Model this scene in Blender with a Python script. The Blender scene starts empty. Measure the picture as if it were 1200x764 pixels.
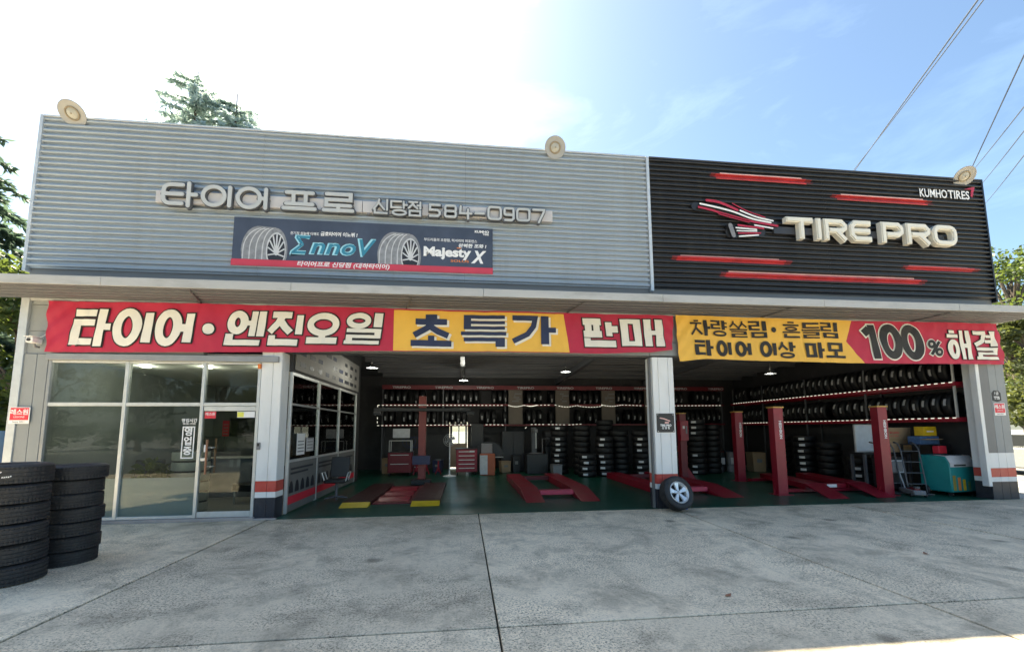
import bpy, math, random
from mathutils import Vector, Matrix, Euler
rnd = random.Random(7)
sc = bpy.context.scene
COL = sc.collection
PI = math.pi

# ------------------------------------------------------------------ camera
cd = bpy.data.cameras.new('camera'); cam = bpy.data.objects.new('camera', cd); COL.objects.link(cam); sc.camera = cam
F = Vector((0.11188526, 0.98792722, 0.1071517)); R = Vector((0.99369844, -0.11195912, -0.00534516)); U = Vector((-0.00671598, -0.10707452, 0.99422831))
cam.matrix_world = Matrix(((R.x, U.x, -F.x, 0), (R.y, U.y, -F.y, -8.707), (R.z, U.z, -F.z, 1.65), (0, 0, 0, 1)))
cd.sensor_fit = 'HORIZONTAL'; cd.sensor_width = 36; cd.lens = 498.68 / 1200 * 36; cd.shift_y = 68 / 1200
cd.clip_start = 0.05; cd.clip_end = 3000

# ------------------------------------------------------------------ sky and sun
SUN = Vector((-0.29, 0.56, 0.789)).normalized()
ELEV = math.asin(SUN.z); AZ = math.atan2(SUN.x, SUN.y)
w = bpy.data.worlds.new('World'); sc.world = w; w.use_nodes = True
nt = w.node_tree; N = nt.nodes; L = nt.links
bg = N['Background']
sky = N.new('ShaderNodeTexSky'); sky.sky_type = 'NISHITA'; sky.sun_disc = False
sky.sun_elevation = ELEV; sky.sun_rotation = AZ
sky.air_density = 1.0; sky.dust_density = 1.2; sky.ozone_density = 5.5; sky.altitude = 50
tc = N.new('ShaderNodeTexCoord')
mp = N.new('ShaderNodeMapping'); mp.inputs['Scale'].default_value = (1.6, 1.6, 5.0); mp.inputs['Rotation'].default_value = (0.25, 0.35, 0.4)
L.new(tc.outputs['Generated'], mp.inputs['Vector'])
nz = N.new('ShaderNodeTexNoise'); nz.inputs['Scale'].default_value = 2.1; nz.inputs['Detail'].default_value = 9; nz.inputs['Roughness'].default_value = 0.62; nz.inputs['Distortion'].default_value = 0.5
L.new(mp.outputs['Vector'], nz.inputs['Vector'])
cr = N.new('ShaderNodeValToRGB'); cr.color_ramp.elements[0].position = 0.52; cr.color_ramp.elements[1].position = 0.95
cr.color_ramp.elements[0].color = (0, 0, 0, 1); cr.color_ramp.elements[1].color = (0.55, 0.55, 0.55, 1)
L.new(nz.outputs['Fac'], cr.inputs['Fac'])
sc_c = N.new('ShaderNodeMix'); sc_c.data_type = 'RGBA'; sc_c.blend_type = 'MULTIPLY'; sc_c.inputs[0].default_value = 1.0
sc_c.inputs[7].default_value = (2.3, 2.0, 1.75, 1)
L.new(sky.outputs['Color'], sc_c.inputs[6])
mx = N.new('ShaderNodeMix'); mx.data_type = 'RGBA'
L.new(cr.outputs['Color'], mx.inputs[0]); L.new(sky.outputs['Color'], mx.inputs[6]); L.new(sc_c.outputs[2], mx.inputs[7])
L.new(mx.outputs[2], bg.inputs['Color']); bg.inputs['Strength'].default_value = 0.070
sd = bpy.data.lights.new('sun', 'SUN'); sd.energy = 5.0; sd.angle = math.radians(0.53); sd.color = (1.0, 0.95, 0.86)
so = bpy.data.objects.new('sun', sd); COL.objects.link(so); so.rotation_euler = (-SUN).to_track_quat('-Z', 'Y').to_euler(); so.location = (-20, 40, 60)
vs = sc.view_settings; vs.view_transform = 'Standard'; vs.look = 'None'; vs.exposure = 2.15; vs.gamma = 1.0; vs.use_curve_mapping = False
vs.use_white_balance = True; vs.white_balance_temperature = 7500; vs.white_balance_tint = 2
sc.cycles.max_bounces = 8; sc.cycles.transparent_max_bounces = 12

# ------------------------------------------------------------------ materials
MATS = {}
def mat(name, col, rough=0.6, metal=0.0, var=0.12, scale=6.0, bump=0.0, bscale=60.0, emit=0.0, world=False, dirt=0.0, dcol=(0.03, 0.028, 0.025), dscale=1.5, spec=0.5, stretch=None):
    if name in MATS: return MATS[name]
    m = bpy.data.materials.new(name); m.use_nodes = True; MATS[name] = m
    n = m.node_tree.nodes; l = m.node_tree.links; b = n['Principled BSDF']
    b.inputs['Roughness'].default_value = rough; b.inputs['Metallic'].default_value = metal
    b.inputs['Specular IOR Level'].default_value = spec
    if world: co = n.new('ShaderNodeNewGeometry').outputs['Position']
    else: co = n.new('ShaderNodeTexCoord').outputs['Object']
    if stretch:
        mm = n.new('ShaderNodeMapping'); mm.inputs['Scale'].default_value = stretch; l.new(co, mm.inputs['Vector']); co = mm.outputs['Vector']
    t = n.new('ShaderNodeTexNoise'); t.inputs['Scale'].default_value = scale; t.inputs['Detail'].default_value = 6; t.inputs['Roughness'].default_value = 0.65
    l.new(co, t.inputs['Vector'])
    r = n.new('ShaderNodeValToRGB'); e = r.color_ramp.elements
    e[0].position = 0.3; e[1].position = 0.72
    e[0].color = tuple(c * (1 - var) for c in col) + (1,); e[1].color = tuple(min(1, c * (1 + var)) for c in col) + (1,)
    l.new(t.outputs['Fac'], r.inputs['Fac']); out = r.outputs['Color']
    if dirt > 0:
        d = n.new('ShaderNodeTexNoise'); d.inputs['Scale'].default_value = dscale; d.inputs['Detail'].default_value = 8; d.inputs['Roughness'].default_value = 0.7
        l.new(co, d.inputs['Vector'])
        q = n.new('ShaderNodeValToRGB'); q.color_ramp.elements[0].position = 0.5; q.color_ramp.elements[1].position = 0.75
        q.color_ramp.elements[0].color = (0, 0, 0, 1); q.color_ramp.elements[1].color = (dirt, dirt, dirt, 1)
        l.new(d.outputs['Fac'], q.inputs['Fac'])
        x = n.new('ShaderNodeMix'); x.data_type = 'RGBA'; x.inputs[7].default_value = dcol + (1,)
        l.new(q.outputs['Color'], x.inputs[0]); l.new(out, x.inputs[6]); out = x.outputs[2]
    l.new(out, b.inputs['Base Color'])
    rr = n.new('ShaderNodeMapRange'); rr.inputs['To Min'].default_value = max(0.02, rough - 0.08); rr.inputs['To Max'].default_value = min(1, rough + 0.1)
    l.new(t.outputs['Fac'], rr.inputs['Value']); l.new(rr.outputs['Result'], b.inputs['Roughness'])
    if bump > 0:
        bn = n.new('ShaderNodeTexNoise'); bn.inputs['Scale'].default_value = bscale; bn.inputs['Detail'].default_value = 4; l.new(co, bn.inputs['Vector'])
        bb = n.new('ShaderNodeBump'); bb.inputs['Strength'].default_value = bump; bb.inputs['Distance'].default_value = 0.01
        l.new(bn.outputs['Fac'], bb.inputs['Height']); l.new(bb.outputs['Normal'], b.inputs['Normal'])
    if emit > 0:
        b.inputs['Emission Color'].default_value = tuple(col) + (1,); b.inputs['Emission Strength'].default_value = emit
    return m

def glass(name, tint=(0.80, 0.86, 0.85), refl=1.0):
    if name in MATS: return MATS[name]
    m = bpy.data.materials.new(name); m.use_nodes = True; MATS[name] = m
    n = m.node_tree.nodes; l = m.node_tree.links
    for x in list(n):
        if x.type != 'OUTPUT_MATERIAL': n.remove(x)
    o = n['Material Output']; tr = n.new('ShaderNodeBsdfTransparent'); tr.inputs[0].default_value = tint + (1,)
    g = n.new('ShaderNodeBsdfGlossy'); g.inputs['Roughness'].default_value = 0.015; g.inputs[0].default_value = (refl, refl, refl, 1)
    fr = n.new('ShaderNodeFresnel'); fr.inputs['IOR'].default_value = 1.28
    nn = n.new('ShaderNodeTexNoise'); nn.inputs['Scale'].default_value = 1.3; t = n.new('ShaderNodeTexCoord'); l.new(t.outputs['Object'], nn.inputs['Vector'])
    b = n.new('ShaderNodeBump'); b.inputs['Strength'].default_value = 0.05; b.inputs['Distance'].default_value = 0.02; l.new(nn.outputs['Fac'], b.inputs['Height']); l.new(b.outputs['Normal'], g.inputs['Normal'])
    mxs = n.new('ShaderNodeMixShader'); l.new(fr.outputs[0], mxs.inputs[0]); l.new(tr.outputs[0], mxs.inputs[1]); l.new(g.outputs[0], mxs.inputs[2]); l.new(mxs.outputs[0], o.inputs['Surface'])
    return m

def leafmat(name, col, trans=(0.2, 0.3, 0.03), k=0.35):
    m = bpy.data.materials.new(name); m.use_nodes = True
    n = m.node_tree.nodes; l = m.node_tree.links; b = n['Principled BSDF']; o = n['Material Output']
    b.inputs['Roughness'].default_value = 0.55
    t = n.new('ShaderNodeTexNoise'); t.inputs['Scale'].default_value = 1.7; t.inputs['Detail'].default_value = 3
    tcn = n.new('ShaderNodeTexCoord'); l.new(tcn.outputs['Object'], t.inputs['Vector'])
    r = n.new('ShaderNodeValToRGB'); r.color_ramp.elements[0].position = 0.3; r.color_ramp.elements[1].position = 0.7
    r.color_ramp.elements[0].color = tuple(c * 0.6 for c in col) + (1,); r.color_ramp.elements[1].color = tuple(c * 1.4 for c in col) + (1,)
    l.new(t.outputs['Fac'], r.inputs['Fac']); l.new(r.outputs['Color'], b.inputs['Base Color'])
    tl = n.new('ShaderNodeBsdfTranslucent'); tl.inputs[0].default_value = trans + (1,)
    ms = n.new('ShaderNodeMixShader'); ms.inputs[0].default_value = k
    l.new(b.outputs[0], ms.inputs[1]); l.new(tl.outputs[0], ms.inputs[2]); l.new(ms.outputs[0], o.inputs['Surface'])
    return m

def concrete(name, base, seed=0.0, wet=0.0):
    m = bpy.data.materials.new(name); m.use_nodes = True
    n = m.node_tree.nodes; l = m.node_tree.links; b = n['Principled BSDF']
    g = n.new('ShaderNodeNewGeometry').outputs['Position']
    oi = n.new('ShaderNodeObjectInfo')
    def noise(s, d=6, r=0.6, dist=0.0):
        t = n.new('ShaderNodeTexNoise'); t.inputs['Scale'].default_value = s; t.inputs['Detail'].default_value = d; t.inputs['Roughness'].default_value = r; t.inputs['Distortion'].default_value = dist
        l.new(g, t.inputs['Vector']); return t.outputs['Fac']
    def ramp(f, a, b_, ca, cb):
        q = n.new('ShaderNodeValToRGB'); q.color_ramp.elements[0].position = a; q.color_ramp.elements[1].position = b_
        q.color_ramp.elements[0].color = (ca, ca, ca, 1); q.color_ramp.elements[1].color = (cb, cb, cb, 1); l.new(f, q.inputs['Fac']); return q.outputs['Color']
    def mul(a, b_):
        x = n.new('ShaderNodeMix'); x.data_type = 'RGBA'; x.blend_type = 'MULTIPLY'; x.inputs[0].default_value = 1
        l.new(a, x.inputs[6]); l.new(b_, x.inputs[7]); return x.outputs[2]
    big = ramp(noise(0.38, 7, 0.62, 0.6), 0.34, 0.58, 0.80, 1.0)
    mid = ramp(noise(1.7, 9, 0.74, 0.4), 0.37, 0.53, 0.62, 1.0)
    fine = ramp(noise(46, 3, 0.8), 0.38, 0.52, 0.25, 1.0)
    fm = n.new('ShaderNodeMix'); fm.data_type = 'RGBA'; fm.inputs[6].default_value = (0.93, 0.93, 0.93, 1); l.new(ramp(noise(0.8, 5, 0.6), 0.40, 0.58, 0.15, 1.0), fm.inputs[0]); l.new(fine, fm.inputs[7]); fine = fm.outputs[2]
    agg = ramp(noise(15, 6, 0.82), 0.34, 0.47, 0.66, 1.0)
    mpn = n.new('ShaderNodeMapping'); mpn.inputs['Scale'].default_value = (2.6, 0.22, 1); mpn.inputs['Rotation'].default_value = (0, 0, 0.06); l.new(g, mpn.inputs['Vector'])
    tr_ = n.new('ShaderNodeTexNoise'); tr_.inputs['Scale'].default_value = 1.0; tr_.inputs['Detail'].default_value = 5; tr_.inputs['Roughness'].default_value = 0.6; l.new(mpn.outputs['Vector'], tr_.inputs['Vector'])
    track = ramp(tr_.outputs['Fac'], 0.30, 0.46, 0.84, 1.0)
    dn = n.new('ShaderNodeTexNoise'); dn.inputs['Scale'].default_value = 3.0; dn.inputs['Detail'].default_value = 4; l.new(g, dn.inputs['Vector'])
    dm_ = n.new('ShaderNodeMix'); dm_.data_type = 'VECTOR'; dm_.inputs[0].default_value = 0.10; l.new(g, dm_.inputs[4]); l.new(dn.outputs['Color'], dm_.inputs[5])
    vo = n.new('ShaderNodeTexVoronoi'); vo.inputs['Scale'].default_value = 0.95; vo.inputs['Randomness'].default_value = 1.0; l.new(dm_.outputs[1], vo.inputs['Vector'])
    spot = ramp(vo.outputs['Distance'], 0.04, 0.12, 0.42, 1.0)
    c = mul(mul(mul(mul(big, mid), mul(fine, agg)), spot), track)
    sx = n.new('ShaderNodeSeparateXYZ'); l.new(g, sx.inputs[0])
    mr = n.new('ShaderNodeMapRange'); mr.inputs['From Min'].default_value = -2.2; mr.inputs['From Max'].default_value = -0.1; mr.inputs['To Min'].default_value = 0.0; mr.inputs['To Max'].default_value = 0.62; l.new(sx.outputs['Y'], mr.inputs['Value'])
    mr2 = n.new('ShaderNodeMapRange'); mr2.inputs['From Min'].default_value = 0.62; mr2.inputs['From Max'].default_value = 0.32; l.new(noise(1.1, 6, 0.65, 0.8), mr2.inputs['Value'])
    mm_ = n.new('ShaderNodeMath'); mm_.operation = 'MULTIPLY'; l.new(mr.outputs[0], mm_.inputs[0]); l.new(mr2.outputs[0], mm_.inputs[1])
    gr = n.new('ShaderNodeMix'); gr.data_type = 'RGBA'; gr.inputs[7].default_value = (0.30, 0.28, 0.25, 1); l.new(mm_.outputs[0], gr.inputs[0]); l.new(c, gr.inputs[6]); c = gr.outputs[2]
    rr = n.new('ShaderNodeMapRange'); rr.inputs['To Min'].default_value = 0.88; rr.inputs['To Max'].default_value = 1.12; l.new(oi.outputs['Random'], rr.inputs['Value'])
    cmb = n.new('ShaderNodeCombineColor')
    for i in range(3): l.new(rr.outputs['Result'], cmb.inputs[i])
    c = mul(c, cmb.outputs[0])
    tint = n.new('ShaderNodeRGB'); tint.outputs[0].default_value = base + (1,)
    c = mul(c, tint.outputs[0]); l.new(c, b.inputs['Base Color'])
    b.inputs['Roughness'].default_value = 0.85; b.inputs['Specular IOR Level'].default_value = 0.3
    bp = n.new('ShaderNodeBump'); bp.inputs['Strength'].default_value = 0.5; bp.inputs['Distance'].default_value = 0.006; l.new(noise(55, 4, 0.7), bp.inputs['Height']); l.new(bp.outputs['Normal'], b.inputs['Normal'])
    return m

M_SILVER = mat('silver_sheet', (0.34, 0.395, 0.45), 0.42, 0.3, 0.06, 0.8, world=True, dirt=0.35, dcol=(0.19, 0.19, 0.185), dscale=1.6, stretch=(2.4, 1, 0.22))
M_BLACK = mat('black_sheet', (0.0085, 0.0095, 0.0125), 0.40, 0.0, 0.3, 1.2, world=True, dirt=0.30, dcol=(0.055, 0.055, 0.055), dscale=1.6, stretch=(2.4, 1, 0.25))
M_TRIM = mat('silver_trim', (0.55, 0.58, 0.60), 0.4, 0.3, 0.1, world=True)
M_OFFW = mat('offwhite_canopy', (0.41, 0.42, 0.425), 0.55, 0, 0.10, 1.4, world=True, dirt=0.55, dcol=(0.20, 0.195, 0.185), dscale=2.2, stretch=(0.5, 1, 2))
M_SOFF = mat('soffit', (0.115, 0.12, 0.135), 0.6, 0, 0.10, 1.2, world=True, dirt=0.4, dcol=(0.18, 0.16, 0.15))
M_WALL = mat('grey_panel', (0.255, 0.275, 0.285), 0.6, 0, 0.08, 1.0, world=True, dirt=0.3, dcol=(0.18, 0.18, 0.17))
M_WALLD = mat('grey_panel_dark', (0.17, 0.175, 0.18), 0.6, 0, 0.08, 1.0, world=True)
M_WHITE = mat('white_panel', (0.74, 0.75, 0.75), 0.5, 0, 0.04, 1.5, world=True, dirt=0.3, dcol=(0.45, 0.43, 0.40), dscale=2.5, stretch=(2, 2, 0.6))
M_REDBAND = mat('red_band', (0.55, 0.06, 0.045), 0.5, 0, 0.12, 3, world=True, dirt=0.35, dcol=(0.35, 0.2, 0.15))
M_BASE = mat('dark_base', (0.020, 0.023, 0.034), 0.5, 0, 0.2, 3, world=True, dirt=0.4, dcol=(0.09, 0.09, 0.09))
M_ALU = mat('aluminium', (0.62, 0.63, 0.62), 0.35, 0.4, 0.08, world=True)
M_ALUD = mat('aluminium_dark', (0.30, 0.31, 0.32), 0.4, 0.3, 0.08, world=True)
M_GLASS = glass('shop_glass', (0.78, 0.83, 0.81))
M_GLASS2 = glass('partition_glass', (0.82, 0.86, 0.86))
M_FROST = mat('frosted_film', (0.42, 0.46, 0.50), 0.35, 0, 0.08, 1.0, world=True)
M_GREEN = mat('green_epoxy', (0.006, 0.080, 0.052), 0.30, 0, 0.25, 1.1, world=True, dirt=0.5, dcol=(0.015, 0.045, 0.035), dscale=1.1, spec=0.3)
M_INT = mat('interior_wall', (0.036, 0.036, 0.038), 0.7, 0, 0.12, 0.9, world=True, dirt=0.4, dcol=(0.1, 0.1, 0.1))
M_DECK = mat('roof_deck', (0.15, 0.155, 0.17), 0.55, 0.1, 0.1, 0.9, world=True)
M_STEEL = mat('painted_steel', (0.11, 0.115, 0.125), 0.5, 0.1, 0.12, 2, world=True)
M_RED = mat('lift_red', (0.27, 0.006, 0.022), 0.38, 0, 0.18, 3, dirt=0.35, dcol=(0.07, 0.02, 0.02))
M_DRED = mat('dark_red', (0.17, 0.012, 0.020), 0.45, 0, 0.2, 3, dirt=0.4, dcol=(0.04, 0.02, 0.02))
M_PINK = mat('red_bar', (0.55, 0.05, 0.10), 0.4, 0, 0.12, 3)
M_YEL = mat('yellow_plate', (0.72, 0.47, 0.02), 0.5, 0, 0.15, 4, dirt=0.3, dcol=(0.3, 0.2, 0.05))
M_RUB = mat('rubber', (0.020, 0.020, 0.022), 0.62, 0, 0.35, 9, bump=0.15, bscale=90, dirt=0.65, dcol=(0.065, 0.062, 0.057), dscale=3.2)
M_RUBL = mat('rubber_new', (0.0055, 0.006, 0.007), 0.55, 0, 0.2, 9)
M_LABEL = mat('paper_label', (0.20, 0.205, 0.21), 0.6, 0, 0.10, 30)
M_RIM = mat('alloy', (0.72, 0.73, 0.74), 0.28, 0.55, 0.05)
M_DARK = mat('dark_plastic', (0.018, 0.018, 0.02), 0.45, 0, 0.2, 8)
M_GREYP = mat('grey_plastic', (0.20, 0.20, 0.21), 0.45, 0, 0.1, 8)
M_TEAL = mat('teal_paint', (0.006, 0.24, 0.235), 0.35, 0, 0.1, 4, dirt=0.25, dcol=(0.02, 0.10, 0.10))
M_CARD = mat('cardboard', (0.36, 0.25, 0.15), 0.8, 0, 0.1, 5, dirt=0.3, dcol=(0.2, 0.13, 0.08))
M_WOOD = mat('handle_wood', (0.27, 0.11, 0.055), 0.4, 0, 0.25, 20, stretch=(1, 1, 0.15))
M_WOODP = mat('pale_column', (0.16, 0.135, 0.11), 0.6, 0, 0.12, 3)
M_CREAM = mat('cream_letter', (0.74, 0.715, 0.63), 0.38, 0, 0.05, 3, dirt=0.25, dcol=(0.5, 0.46, 0.36), dscale=6)
M_LETF = mat('letter_face', (0.50, 0.51, 0.50), 0.4, 0.1, 0.05, 3, dirt=0.3, dcol=(0.4, 0.4, 0.4), dscale=6)
M_LETS = mat('letter_side', (0.10, 0.105, 0.115), 0.45, 0.2, 0.15, 3)
M_BAR = mat('sign_bar', (0.55, 0.53, 0.53), 0.5, 0, 0.06, 2, dirt=0.3, dcol=(0.35, 0.32, 0.31))
M_BRED = mat('banner_red', (0.46, 0.017, 0.056), 0.62, 0, 0.10, 1.2, bump=0.1, bscale=14)
M_BYEL = mat('banner_yellow', (0.80, 0.46, 0.075), 0.62, 0, 0.08, 1.2, bump=0.1, bscale=14)
M_BWHT = mat('banner_white', (0.74, 0.72, 0.66), 0.62, 0, 0.06, 2.0)
M_BBLK = mat('banner_black', (0.014, 0.012, 0.012), 0.6, 0, 0.2, 2.0)
M_BNVY = mat('banner_navy', (0.016, 0.028, 0.080), 0.6, 0, 0.15, 2.0)
M_POST = mat('poster_navy', (0.050, 0.064, 0.100), 0.45, 0, 0.35, 0.9, world=True)
M_PRED = mat('poster_red', (0.60, 0.05, 0.085), 0.45, 0, 0.1, 2, world=True)
M_PWHT = mat('print_white', (0.80, 0.80, 0.80), 0.5, 0, 0.04)
M_PTEAL = mat('print_teal', (0.03, 0.22, 0.33), 0.5, 0, 0.1)
M_PCYAN = mat('print_cyan', (0.35, 0.66, 0.76), 0.5, 0, 0.05)
M_PGREY = mat('print_grey', (0.24, 0.25, 0.27), 0.5, 0, 0.3, 9)
M_PLIGHT = mat('print_light_grey', (0.55, 0.56, 0.58), 0.5, 0, 0.12, 9)
M_PDARK = mat('print_dark', (0.02, 0.022, 0.03), 0.5, 0, 0.2)
M_PORANGE = mat('print_orange', (0.75, 0.22, 0.05), 0.5, 0, 0.1)
M_SRED = mat('stripe_red', (0.42, 0.022, 0.028), 0.45, 0, 0.3, 2.5, world=True)
M_SPINK = mat('stripe_pink', (0.80, 0.45, 0.40), 0.45, 0, 0.15, 2.5, world=True)
M_NRED = mat('logo_red', (0.42, 0.018, 0.045), 0.35, 0, 0.1, 3)
M_STK = mat('sticker_red', (0.70, 0.03, 0.055), 0.5, 0, 0.05)
M_BEIGE = mat('lamp_shade', (0.36, 0.355, 0.34), 0.45, 0, 0.04, 5)
M_LENS = mat('lamp_lens', (0.42, 0.405, 0.35), 0.25, 0, 0.1, 12)
M_BULB = mat('lit_bulb', (1.0, 0.97, 0.88), 0.5, emit=9.0)
M_BARK = mat('bark', (0.10, 0.075, 0.055), 0.9, 0, 0.3, 12, bump=0.6, bscale=18)
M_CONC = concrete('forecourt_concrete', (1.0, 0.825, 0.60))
M_EARTH = concrete('street_ground', (0.40, 0.39, 0.37))
M_ASPH = mat('asphalt', (0.095, 0.095, 0.097), 0.9, 0, 0.2, 3, world=True)
M_LEAF1 = leafmat('broad_leaf', (0.040, 0.068, 0.020), (0.20, 0.26, 0.05), 0.38)
M_LEAF2 = leafmat('broad_leaf_yellow', (0.055, 0.072, 0.022), (0.19, 0.21, 0.05), 0.35)
M_NEED2 = leafmat('needles_dark', (0.05, 0.085, 0.062), (0.16, 0.24, 0.16), 0.4)
M_NEED = leafmat('needles_hazed', (0.17, 0.225, 0.205), (0.66, 0.76, 0.70), 0.62)  # cedar needles paled in colour to imitate the haze of sun glare

# ------------------------------------------------------------------ mesh helpers
class MB:
    def __init__(s): s.v = []; s.f = []; s.mi = []; s.cur = 0
    def add(s, vs, fs):
        o = len(s.v); s.v += [tuple(q) for q in vs]
        for f in fs: s.f.append(tuple(i + o for i in f)); s.mi.append(s.cur)
        return s
    def box(s, x0, x1, y0, y1, z0, z1):
        return s.add([(x0, y0, z0), (x1, y0, z0), (x1, y1, z0), (x0, y1, z0), (x0, y0, z1), (x1, y0, z1), (x1, y1, z1), (x0, y1, z1)],
                     [(3, 2, 1, 0), (4, 5, 6, 7), (0, 1, 5, 4), (1, 2, 6, 5), (2, 3, 7, 6), (3, 0, 4, 7)])
    def prism(s, poly, a0, a1, axis='y'):
        n = len(poly)
        def P(p, a): return {'y': (p[0], a, p[1]), 'x': (a, p[0], p[1]), 'z': (p[0], p[1], a)}[axis]
        vs = [P(p, a0) for p in poly] + [P(p, a1) for p in poly]
        return s.add(vs, [tuple(range(n)), tuple(range(2 * n - 1, n - 1, -1))] + [((i + 1) % n, i, n + i, n + (i + 1) % n) for i in range(n)])
    def tube(s, pts, r, n=8, caps=True):
        pts = [Vector(p) for p in pts]; rs = r if isinstance(r, (list, tuple)) else [r] * len(pts)
        base = []; fs = []; prev = None
        for i, p in enumerate(pts):
            d = (pts[min(i + 1, len(pts) - 1)] - pts[max(i - 1, 0)]).normalized()
            if prev is None:
                a = d.cross(Vector((0, 0, 1)))
                if a.length < 1e-3: a = d.cross(Vector((1, 0, 0)))
            else: a = prev - d * prev.dot(d)
            a.normalize(); prev = a; b = d.cross(a)
            for k in range(n):
                t = 2 * PI * k / n; base.append(p + (a * math.cos(t) + b * math.sin(t)) * rs[i])
        for i in range(len(pts) - 1):
            for k in range(n): fs.append((i * n + k, i * n + (k + 1) % n, (i + 1) * n + (k + 1) % n, (i + 1) * n + k))
        if caps: fs += [tuple(range(n - 1, -1, -1)), tuple((len(pts) - 1) * n + k for k in range(n))]
        return s.add(base, fs)
    def lathe(s, prof, n=32, origin=(0, 0, 0), mtx=None, closed=True):
        o = Vector(origin); m = len(prof); vs = []; fs = []
        for k in range(n):
            t = 2 * PI * k / n
            for (r, z) in prof:
                p = Vector((r * math.cos(t), r * math.sin(t), z))
                if mtx: p = mtx @ p
                vs.append(p + o)
        for k in range(n):
            for j in range(m if closed else m - 1):
                j2 = (j + 1) % m; k2 = (k + 1) % n
                fs.append((k * m + j, k2 * m + j, k2 * m + j2, k * m + j2))
        return s.add(vs, fs)
    def mesh(s, name, mats, smooth=False, ang=35):
        me = bpy.data.meshes.new(name); me.from_pydata(s.v, [], s.f)
        for m in (mats if isinstance(mats, (list, tuple)) else [mats]): me.materials.append(m)
        if any(s.mi): me.polygons.foreach_set('material_index', s.mi)
        if smooth:
            me.shade_smooth(); me.set_sharp_from_angle(angle=math.radians(ang))
        me.update(); return me

def link(name, me, parent=None):
    o = bpy.data.objects.new(name, me); COL.objects.link(o)
    if parent: o.parent = parent
    return o
def build(mb, name, mats, parent=None, smooth=False, bev=0, ang=35):
    o = link(name, mb.mesh(name, mats, smooth or bev > 0, ang), parent)
    if bev:
        b = o.modifiers.new('bevel', 'BEVEL'); b.width = bev; b.segments = 2; b.limit_method = 'ANGLE'
    return o
def bx(name, x0, x1, y0, y1, z0, z1, m, parent=None, bev=0):
    return build(MB().box(x0, x1, y0, y1, z0, z1), name, m, parent, bev=bev)
def tag(o, label, cat, group=None):
    o['label'] = label; o['category'] = cat
    if group: o['group'] = group
    return o
ONES = ['', 'first', 'second', 'third', 'fourth', 'fifth', 'sixth', 'seventh', 'eighth', 'ninth', 'tenth', 'eleventh', 'twelfth', 'thirteenth', 'fourteenth', 'fifteenth', 'sixteenth', 'seventeenth', 'eighteenth', 'nineteenth']
def ordinal(n):
    if n < 20: return ONES[n]
    t_ = {2: 'twent', 3: 'thirt', 4: 'fort', 5: 'fift'}[n // 10]
    return t_ + 'ieth' if n % 10 == 0 else t_ + 'y-' + ONES[n % 10]
def thing(name, label, cat, loc=(0, 0, 0), group=None, rotz=0):
    o = bpy.data.objects.new(name, None); COL.objects.link(o); o.location = loc; o.rotation_euler = (0, 0, rotz); o.empty_display_size = 0.2
    return tag(o, label, cat, group)
def struct(o): o['kind'] = 'structure'; return o
def copy_tree(o, parent=None):
    c = o.copy(); COL.objects.link(c); c.parent = parent
    for ch in o.children: copy_tree(ch, c)
    return c

# ------------------------------------------------------------------ lettering: strokes
def ribbon(pts, wd, closed=False):
    n = len(pts); out = []; P = [Vector(p) for p in pts]; Lf = []; Rt = []
    for i in range(n):
        a = P[(i - 1) % n] if (closed or i > 0) else None
        b = P[(i + 1) % n] if (closed or i < n - 1) else None
        if a is None: d = (b - P[i]).normalized(); nn = Vector((-d.y, d.x)); k = 1
        elif b is None: d = (P[i] - a).normalized(); nn = Vector((-d.y, d.x)); k = 1
        else:
            d1 = (P[i] - a).normalized(); d2 = (b - P[i]).normalized()
            nn = Vector((-d1.y - d2.y, d1.x + d2.x))
            if nn.length < 1e-4: nn = Vector((-d1.y, d1.x))
            nn.normalize(); k = min(2.0, 1 / max(0.3, nn.dot(Vector((-d1.y, d1.x)))))
        Lf.append(P[i] + nn * wd / 2 * k); Rt.append(P[i] - nn * wd / 2 * k)
    return Lf, Rt
def ell(cx, cy, rx, ry, n=28): return [(cx + rx * math.cos(2 * PI * k / n), cy + ry * math.sin(2 * PI * k / n)) for k in range(n)]
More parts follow.
